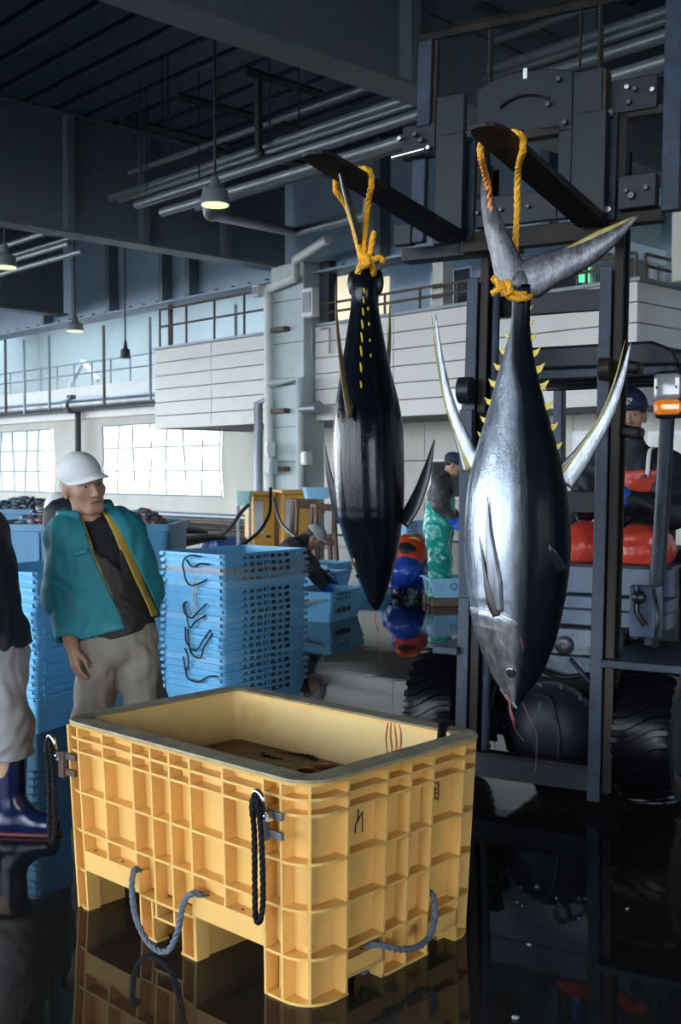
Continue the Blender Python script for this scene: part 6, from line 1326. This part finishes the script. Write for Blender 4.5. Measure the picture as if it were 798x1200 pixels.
sdf_obj('body', head_prims(hc, HR) + [C(hc + HR @ np.array([0, .02, -.06]), neck - [0, 0, .02], .052, .06, .03)] + grow(T, -.02) + limb(shR, elR, wrR, (.052, .042, .03)) + limb(shL, elL, wrL, (.052, .042, .03)) + limb(hipR, knR, anR, (.085, .06, .042)) + limb(hipL, knL, anL, (.085, .06, .042)) + hand_prims(wrR, (.1, 0, -1), (0, .9, 0), (1, 0, 0), .5) + hand_prims(wrL, (.1, 0, -1), (0, -.9, 0), (1, 0, 0), .5) + [C(anR, anR + [.13, -.03, -.05], .04, .03), C(anL, anL + [.13, 0, -.05], .04, .03)], .006, m_skin, m2)
eyes(m2, hc, HR); sdf_obj('hair', [tr(El((0, .02, .045), (.080, .098, .084), k=.01), hc, HR), Clip(hc + HR @ np.array([0, -.06, .0]), HR @ np.array([0, -1, -.35]))], .007, m_hairk, m2)
jk = grow(T, .035) + limb(shR, elR, wrR, (.09, .082, .058), .05) + limb(shL, elL, wrL, (.09, .082, .058), .05) + [El(pel + up * .05, (.18, .15, .13), RT_, .05), C(neck, neck + up * .03, .085, .07, .03)]
sdf_obj('jacket', jk + [Clip(pel - up * .01, -up), Clip(neck + up * .075, up)], .009, m_dkj, m2, fold=(.006, 6, 31))
sdf_obj('trousers', [El(pel - up * .03, (.175, .14, .13), RT_, .06)] + limb(hipR, knR, anR + [0, 0, .20], (.115, .105, .100), .04) + limb(hipL, knL, anL + [0, 0, .20], (.115, .105, .100), .04) + [Clip((0, 0, .315), (0.08, 0, -1)), Clip(pel + up * .08, up)], .009, m_grey, m2, fold=(.008, 5, 33))
boots(m2, [(anR, np.array([1, -.12, 0])), (anL, np.array([1, .05, 0]))], m_boot, .42, m_sole)

# --- simpler far figures
def far_person(label, ro, yaw, J_, parts, h=.014, headyaw=None, capm=None, hairm=None, pitch=0, hs=1.0):
    t = thing('person', label, 'person', ro); g = J_
    T, R = torso_prims(g['pel'], g['chest'], g['neck'], yaw); HR = frame(headyaw if headyaw is not None else yaw, pitch)
    B = head_prims(g['head'], HR, hs) + [C(g['head'] + HR @ np.array([0, .02, -.06]), g['neck'], .052, .058, .03)] + grow(T, -.02)
    for s in 'RL':
        B += limb(g['sh' + s], g['el' + s], g['wr' + s], (.052, .042, .03)) + limb(g['hip' + s], g['kn' + s], g['an' + s], (.085, .06, .042)) + [C(g['an' + s], g['an' + s] + 0.12 * np.array([math.sin(yaw), -math.cos(yaw), -.35]), .04, .03)]
        d = g['wr' + s] - g['el' + s]; B += hand_prims(g['wr' + s], d, np.cross(d, (0, 0, 1)) + [0, .01, .01], (1, .2, .3), .5)
    sdf_obj('body', B, min(h, .008), m_skin, t); eyes(t, g['head'], HR, hs)
    if capm: make_cap(t, g['head'] + HR @ np.array([0, 0, .006]), HR, capm, .007, 1.08 * hs)
    if hairm: sdf_obj('hair', [tr(El((0, .03, .03), (.079, .09, .075), k=.01), g['head'], HR), Clip(g['head'] + HR @ np.array([0, -.035, 0]), HR @ np.array([0, -1, -.1]))], .008, hairm, t)
    return t, T, R, HR
def gloves(t, g, mt, which='RL', r=.045):
    for s in which:
        d = unit(g['wr' + s] - g['el' + s]); w = g['wr' + s]; P = [C(w - d * .08, w + d * .02, .048, .042, .02)] + grow(hand_prims(w, d, np.cross(d, (0, 0, 1)) + [0, .01, .01], (1, .2, .3), .5), .005); sdf_obj('glove', P, .007, mt, t)
# worker in teal waders (side view, facing right, looking down)
Yw = 12.7; ro = np.array([at(517, 700, Yw)[0], Yw, 0]); J = lambda px, py, dy=0: at(px, py, Yw + dy) - ro
g = dict(pel=J(514, 612), chest=J(517, 580), neck=J(522, 560), head=J(531, 545), shR=J(517, 570, -.17), shL=J(520, 570, .17), elR=J(516, 592, -.2), elL=J(524, 594, .2), wrR=J(529, 608, -.2), wrL=J(534, 605, .12), hipR=J(512, 620, -.09), hipL=J(516, 620, .09), knR=J(515, 655, -.08), knL=J(517, 655, .1), anR=J(512, 695, -.08), anL=J(518, 695, .1))
g['anR'][2] = g['anL'][2] = .09
yaw = math.radians(82); t, T, R, HR = far_person('worker in shiny teal waders and dark jacket standing beside the forklift mast', ro, yaw, g, None, headyaw=math.radians(88), capm=m_navy, hairm=m_hairk, pitch=.35)
up = R[:, 2]
sdf_obj('jacket', grow(T, .03) + limb(g['shR'], g['elR'], g['wrR'], (.085, .075, .055), .05) + limb(g['shL'], g['elL'], g['wrL'], (.085, .075, .055), .05) + [C(g['neck'], g['neck'] + up * .03, .08, .07), Clip(g['pel'] + up * .05, -up)], .012, m_camo, t, fold=(.008, 6, 41))
sdf_obj('waders', grow(T[:2], .05) + [El(g['chest'] - up * .05 - R[:, 1] * .03, (.15, .13, .17), R, .05)] + limb(g['hipR'], g['knR'], g['anR'], (.15, .125, .115), .06) + limb(g['hipL'], g['knL'], g['anL'], (.15, .125, .115), .06) + [Clip((0, 0, .09), (0, 0, -1)), Clip(g['chest'] + up * .06, up + R[:, 1] * .9)], .012, m_teal_w, t, fold=(.012, 5, 43))
gloves(t, g, m_bglove); boots(t, [(g['anR'], np.array([1, -.1, 0])), (g['anL'], np.array([1, .1, 0]))], m_blkb, .22)
# crouching worker in blue, back turned, red vest with a dark panel
Yc = 13.4; ro = np.array([at(478, 698, Yc)[0], Yc, 0]); J = lambda px, py, dy=0: at(px, py, Yc + dy) - ro
g = dict(pel=J(477, 668, -.05), chest=J(482, 648, .12), neck=J(486, 638, .30), head=J(488, 640, .46), shR=J(466, 645, .2), shL=J(500, 647, .2), elR=J(462, 668, .3), elL=J(504, 668, .3), wrR=J(470, 684, .5), wrL=J(496, 684, .5), hipR=J(469, 672, 0), hipL=J(486, 672, 0), knR=J(459, 668, .38), knL=J(497, 668, .38), anR=J(466, 694, .1), anL=J(490, 694, .1))
g['anR'][2] = g['anL'][2] = .09; yaw = math.radians(188)
t, T, R, HR = far_person('crouching worker in blue oilskins and red vest seen from behind', ro, yaw, g, None, capm=m_navy, hairm=m_hairk, pitch=.5); up = R[:, 2]; ys = R[:, 1]
sdf_obj('jacket', grow(T[1:], .028) + limb(g['shR'], g['elR'], g['wrR'], (.08, .07, .055), .05) + limb(g['shL'], g['elL'], g['wrL'], (.08, .07, .055), .05), .012, m_blue, t, fold=(.008, 6, 51))
sdf_obj('red_vest', grow(T[1:], .055) + [Clip(g['pel'] + up * .06, -up), Sub(C(g['shR'] - up * .05, g['shR'] - up * .3, .11, .08)), Sub(C(g['shL'] - up * .05, g['shL'] - up * .3, .11, .08))], .012, m_red, t, fold=(.004, 6, 52))
c = (g['pel'] + g['chest']) / 2 + up * .05 + ys * .155; mb = MB(); mb.ball(c - R[:, 0] * -.05, (.13, .05, .10), 14, 8, R); mb.build('dark_panel', m_dkj, t, 180, label='dark panel on the back of the vest')
mb = MB(); mb.tube(spline([g['chest'] + R[:, 0] * x + ys * (.16 - abs(x) * .3) + up * (.10 - abs(x) * .3) for x in (-.2, -.1, 0, .1, .2)], 5), .016, 6); mb.build('yellow_piping', m_ytrim, t, 180)
sdf_obj('oilskin_trousers', [El(g['pel'] - [0, .02, .02], (.24, .20, .17), k=.08)] + limb(g['hipR'], g['knR'], g['anR'], (.14, .12, .10), .07) + limb(g['hipL'], g['knL'], g['anL'], (.14, .12, .10), .07) + [Clip((0, 0, .10), (0, 0, -1))], .012, m_blue, t, fold=(.012, 5, 53))
gloves(t, g, m_bglove); boots(t, [(g['anR'], np.array([-.2, 1, 0])), (g['anL'], np.array([.2, 1, 0]))], m_blkb, .2)
# crouching worker behind the middle stack, reaching right into the crates
Yk = 11.9; ro = np.array([at(335, 718, Yk)[0], Yk, 0]); J = lambda px, py, dy=0: at(px, py, Yk + dy) - ro
g = dict(pel=J(318, 688, .0), chest=J(338, 652, .0), neck=J(356, 634, 0), head=J(369, 630, 0), shR=J(351, 645, -.16), shL=J(352, 643, .17), elR=J(364, 668, -.18), elL=J(366, 664, .2), wrR=J(378, 686, -.12), wrL=J(384, 680, .22), hipR=J(319, 692, -.09), hipL=J(320, 692, .1), knR=J(338, 684, -.12), knL=J(338, 684, .16), anR=J(322, 712, -.1), anL=J(324, 712, .14))
g['anR'][2] = g['anL'][2] = .09; yaw = math.radians(85)
t, T, R, HR = far_person('crouching worker in grey cap and dark jacket reaching over from behind the middle stack', ro, yaw, g, None, capm=m_grey, hairm=m_hairk, pitch=.6); up = R[:, 2]
sdf_obj('jacket', grow(T, .03) + limb(g['shR'], g['elR'], g['wrR'], (.085, .075, .052), .05) + limb(g['shL'], g['elL'], g['wrL'], (.085, .075, .052), .05) + [C(g['neck'] - up * .02, g['neck'] + up * .02, .08, .07), Clip(g['pel'], -up)], .012, m_camo, t, fold=(.008, 6, 61))
sdf_obj('trousers', [El(g['pel'], (.19, .17, .15), R, .06)] + limb(g['hipR'], g['knR'], g['anR'], (.12, .11, .095), .06) + limb(g['hipL'], g['knL'], g['anL'], (.12, .11, .095), .06) + [Clip((0, 0, .10), (0, 0, -1))], .012, m_dkj, t, fold=(.01, 5, 63))
gloves(t, g, m_bglove); boots(t, [(g['anR'], np.array([1, -.1, 0])), (g['anL'], np.array([1, .1, 0]))], m_blkb, .2)
# man in a white shirt and dark vest behind the man in teal
Yb = 7.9; ro = np.array([at(94, 800, Yb)[0], Yb, 0]); J = lambda px, py, dy=0: at(px, py, Yb + dy) - ro
g = dict(pel=J(90, 680), chest=J(86, 622), neck=J(88, 580), head=J(94, 556), shR=J(67, 590, 0), shL=J(104, 604, .02), elR=J(64, 632, .05), elL=J(112, 640, .05), wrR=J(70, 672, -.05), wrL=J(112, 680, -.05), hipR=J(80, 695), hipL=J(104, 695), knR=J(79, 750), knL=J(104, 750), anR=J(78, 800), anL=J(106, 800))
g['anR'][2] = g['anL'][2] = .09; yaw = math.radians(20)
t, T, R, HR = far_person('man in white shirt and dark vest mostly hidden behind the man in teal', ro, yaw, g, None, hairm=m_hairk); up = R[:, 2]
sdf_obj('shirt', grow(T, .02) + limb(g['shR'], g['elR'], g['wrR'], (.078, .068, .05), .05) + limb(g['shL'], g['elL'], g['wrL'], (.078, .068, .05), .05) + [Clip(g['pel'] + up * .02, -up)], .010, m_white, t, fold=(.006, 6, 71))
sdf_obj('vest', grow(T, .04) + [Sub(C(g['shR'] + up * .10 - R[:, 0] * .05, g['elR'] - R[:, 0] * .05, .10, .09)), Sub(C(g['shL'] + up * .10 + R[:, 0] * .05, g['elL'] + R[:, 0] * .05, .10, .09)), Clip(g['pel'] + up * .02, -up), Clip(g['neck'] + up * .01, up)], .010, m_dkj, t, fold=(.004, 6, 72))
sdf_obj('trousers', [El(g['pel'], (.18, .13, .14), R, .06)] + limb(g['hipR'], g['knR'], g['anR'], (.11, .1, .09), .06) + limb(g['hipL'], g['knL'], g['anL'], (.11, .1, .09), .06) + [Clip((0, 0, .10), (0, 0, -1))], .012, m_grey, t, fold=(.008, 5, 73))
boots(t, [(g['anR'], np.array([.3, -1, 0])), (g['anL'], np.array([.3, -1, 0]))], m_blkb, .2)
# forklift driver
def fw(x, y, z): return FO + FRM @ np.array([x, y, z])
ro = fw(.08, 1.45, 0); G = lambda x, y, z: FRM @ (np.array([x, y, z]) - np.array([.08, 1.45, 0]))
Yd_ = 6.05
hd = FRM.T @ (at(737, 487, Yd_ - .06) - FO); hx_ = hd[0]; hy_ = hd[1]
g = dict(pel=G(hx_, hy_ + .12, 1.10), chest=G(hx_, hy_ + .08, 1.42), neck=G(hx_, hy_ + .04, 1.62), head=G(hx_, hy_, hd[2]), shR=G(hx_ - .19, hy_ + .06, 1.54), shL=G(hx_ + .19, hy_ + .06, 1.54), elR=G(hx_ - .25, hy_ - .08, 1.30), elL=G(hx_ + .25, hy_ - .06, 1.30), wrR=G(-.06, 1.05, 1.33), wrL=G(.22, 1.0, 1.36), hipR=G(hx_ - .1, hy_ + .08, 1.08), hipL=G(hx_ + .1, hy_ + .08, 1.08), knR=G(hx_ - .14, hy_ - .36, 1.12), knL=G(hx_ + .16, hy_ - .36, 1.12), anR=G(hx_ - .14, hy_ - .36, .74), anL=G(hx_ + .16, hy_ - .36, .74))
yaw = FRZ; t, T, R, HR = far_person('forklift driver in navy cap, dark jacket and red oilskins at the wheel', ro, yaw, g, None, headyaw=FRZ + .25, capm=m_navy, hairm=m_hairk, pitch=.04, hs=1.08); up = R[:, 2]; xs, ys = R[:, 0], R[:, 1]
sdf_obj('jacket', grow(T, .035) + limb(g['shR'], g['elR'], g['wrR'], (.088, .08, .055), .05) + limb(g['shL'], g['elL'], g['wrL'], (.088, .08, .055), .05) + [C(g['neck'] - up * .02, g['neck'] + up * .045, .085, .075), Clip(g['pel'] + up * .05, -up)], .009, m_dkj, t, fold=(.007, 6, 81))
sdf_obj('bib', grow(T[1:], .05) + [Clip(g['chest'] - ys * .02, ys), Clip(g['chest'] + up * .12, up), Clip(g['chest'] + up * .0, -up)], .009, m_red, t, fold=(.004, 6, 82), label='red bib across the chest')
for sx in (-1, 1):
    P = spline([g['chest'] + xs * sx * .11 - ys * .165 + up * .09, g['chest'] + xs * sx * .12 - ys * .15 + up * .10, g['chest'] + xs * sx * .12 - ys * .08 + up * .215, g['chest'] + xs * sx * .11 + ys * .06 + up * .20], 5); mb = MB(); mb.tube(P, .019, 6, squash=.4); mb.build('brace', m_offwhite if sx > 0 else m_dkj, t, 180)
    mb = MB(); mb.ball(g['chest'] + xs * sx * .115 - ys * .172 + up * .095, .011); mb.build('brace_stud', m_bolt, t)
sdf_obj('oilskin_trousers', [El(g['pel'], (.20, .17, .14), R, .06)] + limb(g['hipR'], g['knR'], g['anR'], (.13, .115, .10), .06) + limb(g['hipL'], g['knL'], g['anL'], (.13, .115, .10), .06), .011, m_red, t, fold=(.010, 6, 83))
gloves(t, g, m_bglove)
for s in 'RL': sdf_obj('boot', [C(g['an' + s], g['an' + s] - [0, 0, .05], .06, .05), C(g['an' + s] - [0, 0, .05], g['an' + s] - [0, 0, .055] + FRM @ np.array([0, -.16, 0]), .045, .042)], .01, m_blkb, t)
me = text_mesh('JP', .042, m_white, .001); o = inst(me, 'cap_lettering', t, g['head'] + HR @ np.array([0, -.103, .075])); o.rotation_euler = (Matrix(HR.tolist()) @ Matrix.Rotation(math.pi / 2 - .25, 3, 'X')).to_euler()
